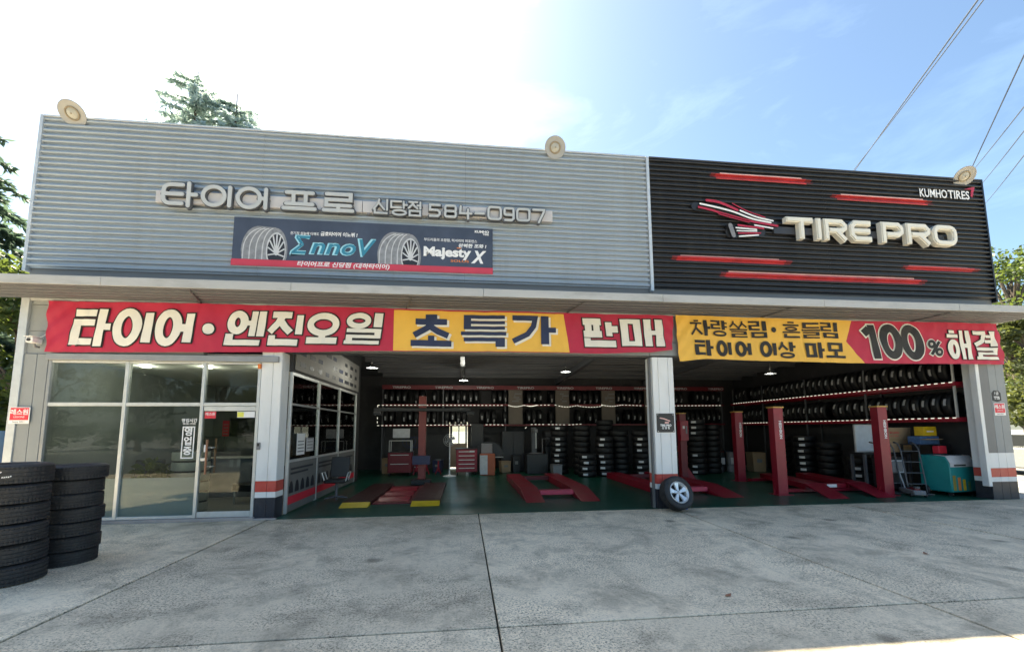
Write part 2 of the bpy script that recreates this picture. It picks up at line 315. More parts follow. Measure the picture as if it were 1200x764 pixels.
def cons(c, x0, y0, x1, y1):
    xm = (x0 + x1) / 2; ym = (y0 + y1) / 2; W = x1 - x0; H = y1 - y0
    if c == 'ㄱ': return [([(x0, y1), (x1, y1), (x1, y0)], 0)]
    if c == 'g': return [([(x0, y1), (x1, y1), (x1 - .04 * W, y1 - .45 * H), (x1 - .3 * W, y0 + .22 * H), (x0, y0)], 0)]
    if c == 'ㄴ': return [([(x0, y1), (x0, y0), (x1, y0)], 0)]
    if c == 'ㄷ': return [([(x1, y1), (x0, y1), (x0, y0), (x1, y0)], 0)]
    if c == 'ㄹ': return [([(x0, y1), (x1, y1), (x1, ym), (x0, ym), (x0, y0), (x1, y0)], 0)]
    if c == 'ㅁ': return [([(x0, y1), (x1, y1), (x1, y0), (x0, y0)], 1)]
    if c == 'ㅂ': return [([(x0, y1), (x0, y0), (x1, y0), (x1, y1)], 0), ([(x0, ym), (x1, ym)], 0)]
    if c == 'ㅅ': return [([(xm, y1), (xm - .1 * W, y1 - .4 * H), (x0, y0)], 0), ([(xm - .02 * W, y1 - .3 * H), (xm + .2 * W, y0 + .35 * H), (x1, y0)], 0)]
    if c == 'ㅆ': return cons('ㅅ', x0, y0, xm - .03 * W, y1) + cons('ㅅ', xm + .03 * W, y0, x1, y1)
    if c == 'ㄸ': return cons('ㄷ', x0, y0, xm - .07 * W, y1) + cons('ㄷ', xm + .07 * W, y0, x1, y1)
    if c == 'ㅇ': return [(ell(xm, ym, W / 2, H / 2), 1)]
    if c == 'ㅈ': return [([(x0 + .04 * W, y1), (x1 - .04 * W, y1)], 0), ([(xm + .05 * W, y1), (xm - .12 * W, y1 - .45 * H), (x0, y0)], 0), ([(xm, y1 - .4 * H), (xm + .2 * W, y0 + .3 * H), (x1, y0)], 0)]
    if c == 'ㅊ': return [([(xm - .17 * W, y1), (xm + .17 * W, y1)], 0)] + cons('ㅈ', x0, y0, x1, y1 - .24 * H)
    if c == 'ㅌ': return [([(x1, y1), (x0, y1), (x0, y0), (x1, y0)], 0), ([(x0, ym), (x1, ym)], 0)]
    if c == 'ㅍ': return [([(x0, y1), (x1, y1)], 0), ([(x0, y0), (x1, y0)], 0), ([(x0 + .27 * W, y1), (x0 + .27 * W, y0)], 0), ([(x1 - .27 * W, y1), (x1 - .27 * W, y0)], 0)]
    if c == 'ㅎ': return [([(xm - .18 * W, y1), (xm + .18 * W, y1)], 0), ([(x0, y1 - .27 * H), (x1, y1 - .27 * H)], 0), (ell(xm, y0 + .26 * H, .4 * W, .26 * H), 1)]
    return []
CH = 'ㄱㄲㄴㄷㄸㄹㅁㅂㅃㅅㅆㅇㅈㅉㅊㅋㅌㅍㅎ'; JU = 'ㅏㅐㅑㅒㅓㅔㅕㅖㅗㅘㅙㅚㅛㅜㅝㅞㅟㅠㅡㅢㅣ'
JO = ['', 'ㄱ', 'ㄲ', 'ㄳ', 'ㄴ', 'ㄵ', 'ㄶ', 'ㄷ', 'ㄹ', 'ㄺ', 'ㄻ', 'ㄼ', 'ㄽ', 'ㄾ', 'ㄿ', 'ㅀ', 'ㅁ', 'ㅂ', 'ㅄ', 'ㅅ', 'ㅆ', 'ㅇ', 'ㅈ', 'ㅊ', 'ㅋ', 'ㅌ', 'ㅍ', 'ㅎ']
HEAVY = {
 '차': 'r .20 .89 .42 1;r 0 .73 .60 .85;l .14 .33 .80 .26 .45 .04 .06;l .14 .31 .50 .57 .08;r .67 0 .86 1;r .86 .42 1 .58',
 '량': 'r 0 .89 .58 1;r .42 .78 .58 .89;r 0 .68 .58 .78;r 0 .57 .16 .68;r 0 .46 .58 .57;r .67 .42 .86 1;r .86 .79 1 .89;r .86 .56 1 .66;e .52 .19 .42 .19 .12',
 '상': 'l .15 .30 1 .24 .76 .04 .52;l .15 .29 .82 .57 .52;r .67 .42 .86 1;r .86 .64 1 .78;e .52 .19 .42 .19 .13',
 '타': 'r .03 .80 .58 .98;r 0 .03 .22 .72;r .22 .55 .57 .72;r .22 .04 .57 .21;r .63 0 .85 1;r .85 .44 1 .61',
 '엔': 'e .27 .66 .27 .34 .20;r .50 .58 .62 .72;r .60 .27 .765 1;r .80 .27 1 1;r 0 0 .2 .33;r .2 0 .92 .16',
 '일': 'e .34 .745 .34 .255 .17;r .77 .55 1 1;r .04 .37 1 .49;r .82 .29 1 .37;r .04 .19 1 .29;r .04 .11 .22 .19;r 0 0 .97 .11',
 '특': 'r .06 .885 .97 1;r .06 .545 .22 .885;r .22 .715 .97 .815;r .22 .545 .97 .645;r 0 .36 1 .475;r .06 .17 .97 .29;r .76 0 .97 .17',
 '가': 'l .18 .02 .91 .53 .91 .49 .62 .36 .35 .03 .08;r .66 0 .84 1;r .84 .42 1 .60',
 '매': 'r 0 0 .17 1;r .30 0 .47 1;r .17 .83 .30 1;r .17 0 .30 .17;r .545 0 .715 1;r .81 0 1 1;r .715 .42 .81 .58',
 '림': 'r 0 .89 .62 1;r .45 .77 .62 .89;r 0 .67 .62 .77;r 0 .55 .17 .67;r 0 .44 .62 .55;r .76 .42 1 1;r .1 0 .29 .35;r .81 0 1 .35;r .29 .24 .81 .35;r .29 0 .81 .11',
 '들': 'r .08 .88 .95 1;r .08 .73 .29 .88;r .08 .62 .95 .73;r 0 .46 1 .56;r .08 .32 .95 .41;r .76 .25 .95 .32;r .08 .17 .95 .25;r .08 .09 .27 .17;r .08 0 .95 .09',
 '마': 'r 0 .05 .19 .95;r .41 .05 .60 .95;r .19 .78 .41 .95;r .19 .05 .41 .22;r .68 0 .87 1;r .87 .42 1 .60',
 '모': 'r .1 .42 .29 1;r .71 .42 .9 1;r .29 .84 .71 1;r .29 .42 .71 .58;r .41 .16 .59 .42;r 0 0 1 .16',
 '해': 'r .12 .90 .38 1;r 0 .74 .50 .86;e .25 .34 .25 .34 .17;r .57 0 .73 1;r .83 0 1 1;r .73 .4 .83 .55',
 '결': 'r 0 .87 .56 1;l .14 .50 .88 .40 .66 .04 .50;r .56 .76 .74 .86;r .50 .58 .74 .69;r .74 .47 .97 1;r .05 .31 .97 .42;r .77 .25 .97 .31;r .05 .17 .97 .25;r .05 .10 .26 .17;r 0 0 .97 .10',
 '쏠': 'l .10 .24 1 .18 .80 .02 .64;l .10 .24 .86 .44 .64;l .10 .74 1 .68 .80 .54 .64;l .10 .74 .86 .98 .64;r .43 .53 .57 .66;r 0 .44 1 .53;r .08 .32 .95 .40;r .76 .25 .95 .32;r .08 .17 .95 .25;r .08 .09 .27 .17;r .08 0 .95 .09',
 '흔': 'r .30 .90 .70 1;r .04 .73 .96 .84;e .5 .56 .36 .14 .10;r 0 .30 1 .40;r .06 0 .24 .26;r .24 0 .96 .12',
}
def heavy(ch, x0, x1, z0, z1):
    W = x1 - x0; H = z1 - z0; S = []
    for e in HEAVY[ch].split(';'):
        k, *v = e.split(); v = [float(q) for q in v]
        if k == 'r':
            a, b, c, d = x0 + v[0] * W, z0 + v[1] * H, x0 + v[2] * W, z0 + v[3] * H
            if c - a > d - b: S.append(([(a, (b + d) / 2), (c, (b + d) / 2)], (0, d - b)))
            else: S.append(([((a + c) / 2, d), ((a + c) / 2, b)], (0, c - a)))
        elif k == 'e':
            w_ = v[4] * H; S.append((ell(x0 + v[0] * W, z0 + v[1] * H, v[2] * W - w_ / 2, v[3] * H - w_ / 2), (1, w_)))
        else: S.append(([(x0 + v[i] * W, z0 + v[i + 1] * H) for i in range(1, len(v), 2)], (0, v[0] * H)))
    return S
def glyph(ch, x0, x1, z0, z1, t):
    """strokes [(points, closed)] of a character filling the box, t = stroke width"""
    a, b, c, d = x0 + t / 2, z0 + t / 2, x1 - t / 2, z1 - t / 2; W = c - a; H = d - b
    o = ord(ch) - 0xAC00
    if 0 <= o < 11172:
        ci, vi, fi = CH[o // 588], JU[(o % 588) // 28], JO[o % 28]; S = []
        if fi:
            fh = .42 if fi == 'ㄹ' else .34 if fi != 'ㄴ' else .25
            gap = max(t * 1.12, .08 * H) if fi != 'ㄴ' else t * .8
            S += cons(fi, a + (.1 * W if vi not in 'ㅗㅡ' else 0.03 * W), b, c, b + fh * H); b2 = b + fh * H + gap
            if fi == 'ㄴ': b2 = b + .12 * H + gap
        else: b2 = b
        if vi in 'ㅗㅡ':
            vy = b2
            if fi: S.append(([(a, vy), (c, vy)], 0)); lo = vy + t * 1.15
            else: S.append(([(a, vy), (c, vy)], 0)); lo = vy + (t * 1.2 if vi == 'ㅡ' else .3 * H)
            if vi == 'ㅗ':
                if fi: lo = vy + t * 1.15 + .06 * H
                S.append(([((a + c) / 2, vy), ((a + c) / 2, lo)], 0))
            m = .08 * W
            S += cons(ci, a + m, lo, c - m, d)
        else:
            two = vi in 'ㅐㅔ'; tick = vi in 'ㅏㅑㅐ'
            vx = c - (max(t * .9, .16 * W) if vi in 'ㅏㅑ' else 0)
            bot = b2 if fi else b
            S.append(([(vx, d), (vx, bot)], 0)); ym = (d + bot) / 2; right = vx - t * 1.2
            if vi == 'ㅏ': S.append(([(vx, ym), (c + t / 2, ym)], 0))
            if vi == 'ㅑ': S += [([(vx, ym + .16 * H), (c + t / 2, ym + .16 * H)], 0), ([(vx, ym - .12 * H), (c + t / 2, ym - .12 * H)], 0)]
            if two:
                v2 = vx - max(t * 1.3, .2 * W); S.append(([(v2, d), (v2, bot)], 0)); right = v2 - t * 1.15
                if vi == 'ㅐ': S.append(([(v2, ym), (vx, ym)], 0))
                else: S.append(([(v2 - t, ym), (v2, ym)], 0))
            if vi == 'ㅓ': S.append(([(vx - max(t * 1.5, .2 * W), ym), (vx, ym)], 0)); right = vx - max(t * 1.35, .17 * W)
            if vi == 'ㅕ': S += [([(vx - t * 1.6, ym + .13 * H), (vx, ym + .13 * H)], 0), ([(vx - t * 1.6, ym - .1 * H), (vx, ym - .1 * H)], 0)]; right = vx - t * 1.3
            lo = (b2 + (t * .25 if fi else 0)) if fi else b
            S += cons('g' if (ci == 'ㄱ') else ci, a, lo, max(right, a + t * 1.1), d)
        return S
    rr = min(W, H) * .22
    def rrect(x0, y0, x1, y1, r=rr):
        p = []
        for cx, cy, s in ((x1 - r, y1 - r, 0), (x0 + r, y1 - r, 1), (x0 + r, y0 + r, 2), (x1 - r, y0 + r, 3)):
            for k in range(5): u = (s + k / 4) * PI / 2; p.append((cx + r * math.cos(u), cy + r * math.sin(u)))
        return p
    m = (b + d) / 2; xm = (a + c) / 2
    if ch == '·': return [(ell(xm, m, W / 4 + t * .02, H / 4, 16), 1)]
    if ch == '-': return [([(x0, m), (x1, m)], 0)]
    if ch == '0': return [(rrect(a, b, c, d), 1)]
    if ch == 'O': return [(rrect(a, b, c, d, min(W, H) * .34), 1)]
    if ch == '8': return [(rrect(a, m, c, d, rr * .8), 1), (rrect(a, b, c, m, rr * .8), 1)]
    if ch == '9': return [(rrect(a, m - .05 * H, c, d, rr * .8), 1), ([(c, d - rr), (c, b + rr), (c - rr, b), (a + .05 * W, b)], 0)]
    if ch == '5': return [([(c, d), (a, d), (a, m + .05 * H), (c - rr, m + .05 * H), (c, m - rr * .6), (c, b + rr), (c - rr, b), (a, b)], 0)]
    if ch == '4': return [([(a + .05 * W, d), (a, m - .12 * H), (c + t / 2, m - .12 * H)], 0), ([(c - .22 * W, m + .25 * H), (c - .22 * W, b - t / 2)], 0)]
    if ch == '7': return [([(a, d), (c, d), (c - .05 * W, d - .2 * H), (xm, b - t / 2)], 0)]
    if ch == '1': return [([(a + .05 * W, d - .2 * H), (a + .55 * W, d - .02 * H)], 0), ([(c - .25 * W, z1), (c - .25 * W, z0)], 0)]
    if ch == 'Z': return [(ell(xm, m, W / 2, H / 2, 32), 1)]
    if ch == '%': return [(ell(a + .22 * W, d - .2 * H, .22 * W, .22 * H, 18), 1), (ell(c - .22 * W, b + .2 * H, .22 * W, .22 * H, 18), 1), ([(a + .2 * W, b), (c - .2 * W, d)], 0)]
    if ch == 'T': return [([(x0, d), (x1, d)], 0), ([(xm + .08 * W, d), (xm + .08 * W, z0)], 0)]
    if ch == 'I': return [([(xm, z1), (xm, z0)], 0)]
    if ch == 'R': return [([(a, z0), (a, d), (c - rr, d), (c, d - rr), (c, m + rr * .5), (c - rr, m - .05 * H), (a + .1 * W, m - .05 * H)], 0), ([(xm + .02 * W, m - .05 * H), (c + t * .1, z0)], 0)]
    if ch == 'P': return [([(a, z0), (a, d), (c - rr, d), (c, d - rr), (c, m + rr * .2), (c - rr, m - .12 * H), (a + .1 * W, m - .12 * H)], 0)]
    if ch == 'E': return [([(x1, d), (a + rr, d), (a, d - rr), (a, b + rr), (a + rr, b), (x1, b)], 0), ([(a, m), (x1 - .06 * W, m)], 0)]
    return []
def strokes(mb, S, t, f, depth=0.0, step=0.0006, grow=0.0, sub=0.05, round_=False, k0=0):
    """draw strokes as flat ribbons (depth 0) or solid bars; f(x, z, lift) -> world point"""
    for si, (pts, closed) in enumerate(S):
        wd = t + 2 * grow
        if isinstance(closed, tuple): wd = closed[1] + 2 * grow; closed = closed[0]
        P = [Vector(p) for p in pts]
        if not closed and grow and len(P) > 1:
            d0 = (P[0] - P[1]).normalized(); d1 = (P[-1] - P[-2]).normalized(); P[0] = P[0] + d0 * grow; P[-1] = P[-1] + d1 * grow
        if sub:
            Q = []; n = len(P)
            for i in range(n if closed else n - 1):
                A = P[i]; B = P[(i + 1) % n]; k = max(1, int((B - A).length / sub))
                for j in range(k): Q.append(A.lerp(B, j / k))
            if not closed: Q.append(P[-1])
            P = Q
        Lf, Rt = ribbon(P, wd, closed); n = len(P); lift = (k0 + si) * step
        if round_ and not closed:
            def cap(a, b):
                c = (a + b) / 2; r = (a - b) / 2; return [c + Matrix.Rotation(-PI * q / 6, 2) @ r for q in range(1, 6)]
            poly = list(Lf) + cap(Lf[-1], Rt[-1]) + list(reversed(Rt)) + cap(Rt[0], Lf[0])
        else: poly = None
        if depth == 0:
            vs = []
            for a, b in zip(Lf, Rt): vs += [f(a.x, a.y, lift), f(b.x, b.y, lift)]
            mb.add(vs, [(2 * i, 2 * ((i + 1) % n), 2 * ((i + 1) % n) + 1, 2 * i + 1) for i in range(n if closed else n - 1)])
        elif poly:
            m = len(poly); fr = [f(p.x, p.y, depth + lift) for p in poly]; bk = [f(p.x, p.y, 0) for p in poly]
            mb.cur = 0; mb.add(fr, [tuple(range(m - 1, -1, -1))])
            mb.cur = 1; mb.add(fr + bk, [(i, (i + 1) % m, m + (i + 1) % m, m + i) for i in range(m)]); mb.cur = 0
        else:
            vs = []
            for a, b in zip(Lf, Rt): vs += [f(a.x, a.y, depth + lift), f(b.x, b.y, depth + lift)]
            rng = range(n if closed else n - 1)
            mb.cur = 0; mb.add(vs, [(2 * i, 2 * ((i + 1) % n), 2 * ((i + 1) % n) + 1, 2 * i + 1) for i in rng])
            bk = []
            for a, b in zip(Lf, Rt): bk += [f(a.x, a.y, 0), f(b.x, b.y, 0)]
            m = 2 * n; fs = []
            for i in rng:
                j = (i + 1) % n; fs += [(2 * i, m + 2 * i, m + 2 * j, 2 * j), (2 * i + 1, 2 * j + 1, m + 2 * j + 1, m + 2 * i + 1)]
            if not closed: fs += [(0, 1, m + 1, m), (2 * n - 2, m + 2 * n - 2, m + 2 * n - 1, 2 * n - 1)]
            mb.cur = 1; mb.add(vs + bk, fs); mb.cur = 0
    return mb
def text_mesh(body, size, m, bold=0.0, shear=0.0, align='LEFT', width=None):
    cu = bpy.data.curves.new('text', 'FONT'); cu.body = body; cu.size = size; cu.offset = bold; cu.shear = shear; cu.align_x = align; cu.align_y = 'CENTER'
    cu.resolution_u = 3
    o = bpy.data.objects.new('text', cu); COL.objects.link(o)
    dg = bpy.context.evaluated_depsgraph_get(); me = bpy.data.meshes.new_from_object(o.evaluated_get(dg))
    bpy.data.objects.remove(o); bpy.data.curves.remove(cu)
    if width and len(me.vertices):
        xs = [v.co.x for v in me.vertices]; k = width / max(1e-4, max(xs) - min(xs))
        for v in me.vertices: v.co.x *= k
    me.materials.clear(); me.materials.append(m); return me
def text(name, body, size, m, x, y, z, parent, bold=0.0, shear=0.0, align='LEFT', width=None, rot=(PI / 2, 0, 0)):
    o = link(name, text_mesh(body, size, m, bold, shear, align, width), parent); o.location = (x, y, z); o.rotation_euler = rot; return o

# ================================================================== ground
g = link('ground', MB().add([(-400, -400, -0.06), (400, -400, -0.06), (400, 600, -0.06), (-400, 600, -0.06)], [(0, 1, 2, 3)]).mesh('ground', M_EARTH)); struct(g)
fc = link('forecourt', MB().add([(-24, -10.0, -0.035), (24.6, -10.0, -0.035), (24.6, -0.002, -0.035), (-24, -0.002, -0.035)], [(0, 1, 2, 3)]).mesh('forecourt', mat('joint_filler', (0.03, 0.029, 0.027), 0.9, world=True))); struct(fc)
XJ = [-23.9, -19.9, -15.75, -11.7, -7.65, -3.65, 0.30, 4.34, 8.25, 12.3, 16.3, 20.4, 24.5]; YJ = [-9.9, -4.93, -0.004]
for i in range(len(XJ) - 1):
    for j in range(2):
        dz = rnd.uniform(-0.002, 0.002)
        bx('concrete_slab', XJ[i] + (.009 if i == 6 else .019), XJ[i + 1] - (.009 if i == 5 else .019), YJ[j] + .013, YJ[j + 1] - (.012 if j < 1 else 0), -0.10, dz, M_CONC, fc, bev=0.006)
road = link('road', MB().add([(-400, -27, -0.045), (400, -27, -0.045), (400, -10.1, -0.045), (-400, -10.1, -0.045)], [(0, 1, 2, 3)]).mesh('road', M_ASPH)); struct(road)
fl = link('workshop_floor', MB().box(-3.55, 12.9, 0.0, 10.2, -0.08, 0.006).mesh('workshop_floor', M_GREEN)); struct(fl)
fl2 = link('workshop_floor', MB().box(-8.05, -3.56, 6.21, 10.2, -0.08, 0.006).mesh('workshop_floor', M_GREEN)); struct(fl2)
ofl = link('office_floor', MB().box(-8.2, -3.56, 0.1, 6.2, -0.08, 0.02).mesh('office_floor', mat('office_tile', (0.20, 0.19, 0.17), 0.35, world=True))); struct(ofl)

# ================================================================== the building
B = thing('tire_shop_building', 'single storey tyre shop with grey and black corrugated parapet over open bays', 'building')
# parapet cladding (ribs are real geometry)
PITCH = 0.1133; AMP = 0.062
def rib(z):
    u = ((z - 4.73) / PITCH) % 1.0
    d = abs(u - .5)
    if d < .18: return -AMP * (1 - .10 * (d / .18) ** 2) - 0.004
    if d < .30: return -AMP * .90 * (1 - ((d - .18) / .12) ** 1.5) - 0.004
    return -0.004
def cladding(x0, x1, z0, z1, off=0.0, per=24):
    n = max(2, int(round((z1 - z0) / PITCH * per))); nx = max(1, int((x1 - x0) / .4)); vs = []; fs = []
    for i in range(n + 1):
        z = z0 + (z1 - z0) * i / n
        for k in range(nx + 1):
            x = x0 + (x1 - x0) * k / nx
            vs.append((x, rib(z) - off + .0035 * math.sin(1.3 * x + .7 * z) + .0025 * math.sin(3.1 * x - 2.3 * z), z))
    for i in range(n):
        for k in range(nx): q = i * (nx + 1) + k; fs.append((q, q + 1, q + nx + 2, q + nx + 1))
    return MB().add(vs, fs)
def sheets(x0, x1, name, m, cuts):
    xs = [x0] + cuts + [x1]
    for i in range(len(xs) - 1):
        mb = cladding(xs[i], xs[i + 1] - 0.004, 4.73, 7.77, off=0.0012 * (i % 2)); build(mb, name, m, B, smooth=True, ang=80)
sheets(-8.17, 4.05, 'silver_cladding', M_SILVER, [-4.1, 0.0])
sheets(4.13, 12.79, 'black_cladding', M_BLACK, [8.45])
bx('parapet_core', -8.17, 12.79, 0.03, 0.16, 4.62, 7.76, M_WALLD, B)
bx('corner_trim', -8.22, -8.16, -0.070, 0.17, 4.66, 7.80, M_TRIM, B, 0.004)
bx('divider_trim', 4.055, 4.125, -0.072, 0.025, 4.66, 7.79, M_TRIM, B, 0.004)
bx('corner_trim', 12.785, 12.83, -0.070, 0.17, 4.66, 7.80, M_BLACK, B, 0.004)
bx('coping', -8.155, 4.05, -0.072, 0.17, 7.765, 7.80, M_TRIM, B, 0.004)
bx('coping', 4.13, 12.78, -0.072, 0.17, 7.765, 7.80, mat('black_coping', (0.05, 0.05, 0.055), 0.4, 0.2), B, 0.004)
# upper wall behind banners and the recess under the parapet
bx('recess_wall', -8.15, 12.79, 0.06, 0.2, 4.28, 4.63, M_WALLD, B)
cut = [-8.06, -5.0, -2.0, 1.0, 4.0, 7.0, 10.0, 12.80]
for i in range(len(cut) - 1):
    for z0, z1 in ((3.10, 3.53), (3.537, 4.03), (4.037, 4.27)):
        bx('wall_panel', cut[i] + .004, cut[i + 1] - .004, 0.02, 0.14, z0 if cut[i + 1] <= -3.5 or z0 > 3.2 else 3.24, z1, M_WALL, B, 0.003)
bx('header_beam', -3.53, 12.80, 0.145, 0.40, 3.22, 3.60, M_STEEL, B)
# canopy
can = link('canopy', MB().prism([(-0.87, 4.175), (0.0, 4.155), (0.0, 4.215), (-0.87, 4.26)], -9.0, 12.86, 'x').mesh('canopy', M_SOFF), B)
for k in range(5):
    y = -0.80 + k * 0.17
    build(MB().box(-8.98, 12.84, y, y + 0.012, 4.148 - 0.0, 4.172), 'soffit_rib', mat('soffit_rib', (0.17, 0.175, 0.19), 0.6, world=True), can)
fx = [-9.02, -6.2, -3.1, 0.35, 3.9, 7.4, 10.6, 12.88]
for i in range(len(fx) - 1):
    dz = rnd.uniform(-.004, .004)
    bx('fascia_board', fx[i] + .003, fx[i + 1] - .003, -0.905, -0.872, 4.150 + dz, 4.30 + dz, M_OFFW, can, 0.004)
build(MB().prism([(-0.90, 4.305), (0.05, 4.345), (0.05, 4.335), (-0.90, 4.295)], -8.99, 12.85, 'x'), 'canopy_roof', M_OFFW, can)
bx('end_board', 12.862, 12.885, -0.868, 0.0, 4.15, 4.32, M_OFFW, can)
bx('end_board', -9.03, -9.005, -0.868, 0.0, 4.15, 4.32, M_OFFW, can)
for x in (-5.1, -1.2, 2.15, 6.6, 10.4):
    build(MB().tube([(x, 0.02, 4.12), (x + 0.22, -0.78, 4.165)], 0.016, 6), 'canopy_stay', M_STEEL, can)
bx('ledge_angle', -8.05, 12.8, -0.03, 0.018, 4.105, 4.15, M_OFFW, B)
# end wall, left
bx('corner_post', -8.20, -8.06, -0.03, 0.15, 0.0, 4.15, M_TRIM, B, 0.006)
for x0, x1 in ((-8.055, -7.85), (-7.843, -7.66)):
    bx('wall_board', x0, x1, -0.005, 0.14, 0.0, 3.095, M_WALL, B, 0.004)
bx('frame_post', -7.655, -7.60, 0.0, 0.14, 0.06, 3.03, M_ALUD, B, 0.004)
bx('lintel', -7.65, -3.60, -0.07, 0.019, 2.985, 3.10, M_ALUD, B, 0.006)
# pillars
def pillar(x0, x1, boards, name='pillar', hi=3.20, top=M_WHITE, y0=0.0, y1=0.34):
    p = link(name, MB().box(x0 + .012, x1 - .012, y0 + .014, y1, 0, hi).mesh(name, M_WALLD), B)
    for a, b, m in boards:
        for z0, z1, mm in ((0.0, 0.400, M_BASE), (0.402, 0.508, M_WHITE), (0.510, 0.710, M_REDBAND), (0.712, 1.06 if m is not top else hi, M_WHITE), (1.062, hi, m)):
            if m is top and z0 > 1: continue
            bx('cladding_board', x0 + a + .003, x0 + b - .003, y0, y0 + .02, z0, z1, mm, p, 0.003)
    for sx in (x0, x1 - .012):
        for z0, z1, mm in ((0.0, 0.400, M_BASE), (0.402, 0.508, M_WHITE), (0.510, 0.710, M_REDBAND), (0.712, hi, top if top is M_WHITE else M_WHITE)):
            bx('side_board', sx, sx + .012, y0 + .02, y1, z0, z1, mm, p)
    return p
pL = pillar(-3.925, -3.545, [(0, .215, M_WHITE), (.215, .38, M_WHITE)])
pC = pillar(4.035, 4.51, [(0, .13, M_WHITE), (.13, .355, M_WHITE), (.355, .475, M_WHITE)])
pR = pillar(12.13, 12.82, [(0, .25, M_WALLD), (.25, .46, M_WALL), (.46, .69, M_WALL)], top=None)
bx('guide_rail', 12.03, 12.125, -0.012, 0.12, 0.30, 3.2, M_WHITE, B, 0.006)
bx('guide_rail', 4.515, 4.55, 0.08, 0.16, 0.0, 3.2, M_WALLD, B)
bx('guide_rail', 4.0, 4.03, 0.08, 0.16, 0.0, 3.2, M_WALLD, B)
# storefront
def frame(x0, x1, z0, z1, name='mullion', y0=0.0, y1=0.09, m=M_ALU): return bx(name, x0, x1, y0, y1, z0, z1, m, B, 0.004)
frame(-6.345, -6.285, 0.06, 2.98); frame(-4.99, -4.935, 0.06, 2.98); frame(-3.985, -3.93, 0.0, 2.98)
for x0, x1 in ((-7.598, -6.347), (-6.283, -4.992), (-4.933, -3.987)):
    frame(x0, x1, 2.945, 2.982, 'top_rail', 0.005, 0.085); frame(x0, x1, 2.135, 2.20, 'transom', 0.004, 0.086)
    bx('upper_pane', x0 + .002, x1 - .002, 0.045, 0.051, 2.202, 2.943, M_GLASS, B)
for x0, x1 in ((-7.598, -6.347), (-6.283, -4.992)):
    frame(x0, x1, 0.06, 0.11, 'bottom_rail', 0.005, 0.085)
    bx('window_pane', x0 + .002, x1 - .002, 0.045, 0.051, 0.112, 2.133, M_GLASS, B)
    bx('frosted_film', x0 + .004, x1 - .004, 0.054, 0.056, 0.112, 0.80, M_FROST, B)
bx('plinth', -7.66, -3.90, -0.06, 0.10, 0.0, 0.055, mat('plinth', (0.42, 0.36, 0.33), 0.7, world=True, dirt=0.5), B, 0.006)
bx('plinth', -3.90, -3.50, -0.07, -0.004, 0.0, 0.03, mat('plinth', (0.42, 0.36, 0.33)), B, 0.004)
door = link('glass_door', MB().box(-4.925, -3.995, 0.03, 0.042, 0.17, 2.04).mesh('glass_door', M_GLASS), B)
bx('door_rail', -4.925, -3.995, 0.015, 0.057, 0.062, 0.168, M_ALU, door, 0.004)
bx('door_rail', -4.925, -3.995, 0.015, 0.057, 2.042, 2.128, M_ALU, door, 0.004)
for k, x in enumerate((-4.79, -4.715)):
    build(MB().tube([(x, -0.05 - .0 * k, 0.86), (x, -0.05, 1.50)] if k == 0 else [(x, 0.10, 0.88), (x, 0.10, 1.52)], 0.019, 10), 'door_handle', M_WOOD, door, True)
    build(MB().tube([(x, -0.045, 1.35), (x, 0.095, 1.35)], 0.011, 8).tube([(x, -0.045, 1.0), (x, 0.095, 1.0)], 0.011, 8), 'handle_standoff', M_ALU, door, True)
bx('door_lock', -4.915, -4.80, -0.005, 0.029, 1.10, 1.16, M_ALU, door, 0.004)
bx('lock_box', -4.87, -4.82, -0.002, 0.029, 1.27, 1.40, M_PWHT, door, 0.004)
bx('sticker', -4.91, -4.71, 0.026, 0.0285, 1.90, 2.03, M_STK, door)
text('sticker_text', '레스원', 0.065, M_PWHT, -4.81, 0.0245, 1.98, door, 0.001, align='CENTER')
bx('notice', -4.33, -4.01, 0.026, 0.0285, 1.915, 2.03, M_PWHT, door); bx('notice_stripe', -4.325, -4.21, 0.023, 0.0255, 1.925, 2.02, mat('lemon', (0.75, 0.72, 0.12), 0.5), door)
for k in range(2): bx('paper_slip', -4.42 + .13 * k, -4.36 + .13 * k, 0.048, 0.051, 0.98, 1.12, M_GREYP, door)
# opening-hours lettering on the pane
hx = -5.18
tl = [[(-5.30, 0.0)]]
mbh = MB()
strokes(mbh, [([(hx - .10, 1.16), (hx + .10, 1.16), (hx + .10, 1.74), (hx - .10, 1.74)], 1)], 0.022, lambda x, z, l: (x, 0.040 - l, z))
hrs = build(mbh, 'hours_lettering', M_PWHT, B)
text('hours_text', '영업시간', 0.075, M_PWHT, hx, 0.040, 1.86, hrs, 0.002, align='CENTER'); text('hours_text', '08:30~19:30', 0.045, M_PWHT, hx, 0.040, 1.80, hrs, 0.001, align='CENTER')
for k, ch in enumerate('영업중'): text('hours_text', ch, 0.17, M_PWHT, hx, 0.040, 1.645 - .18 * k, hrs, 0.006, align='CENTER')
# small fittings of the facade
bx('keypad', -3.93, -3.86, -0.025, -0.001, 1.30, 1.44, M_GREYP, pL, 0.006); bx('keypad_screen', -3.915, -3.875, -0.028, -0.0255, 1.37, 1.42, M_DARK, pL)
bx('beacon', -3.975, -3.92, -0.05, -0.002, 2.86, 2.95, mat('orange_plastic', (0.8, 0.2, 0.03), 0.4), B, 0.008)
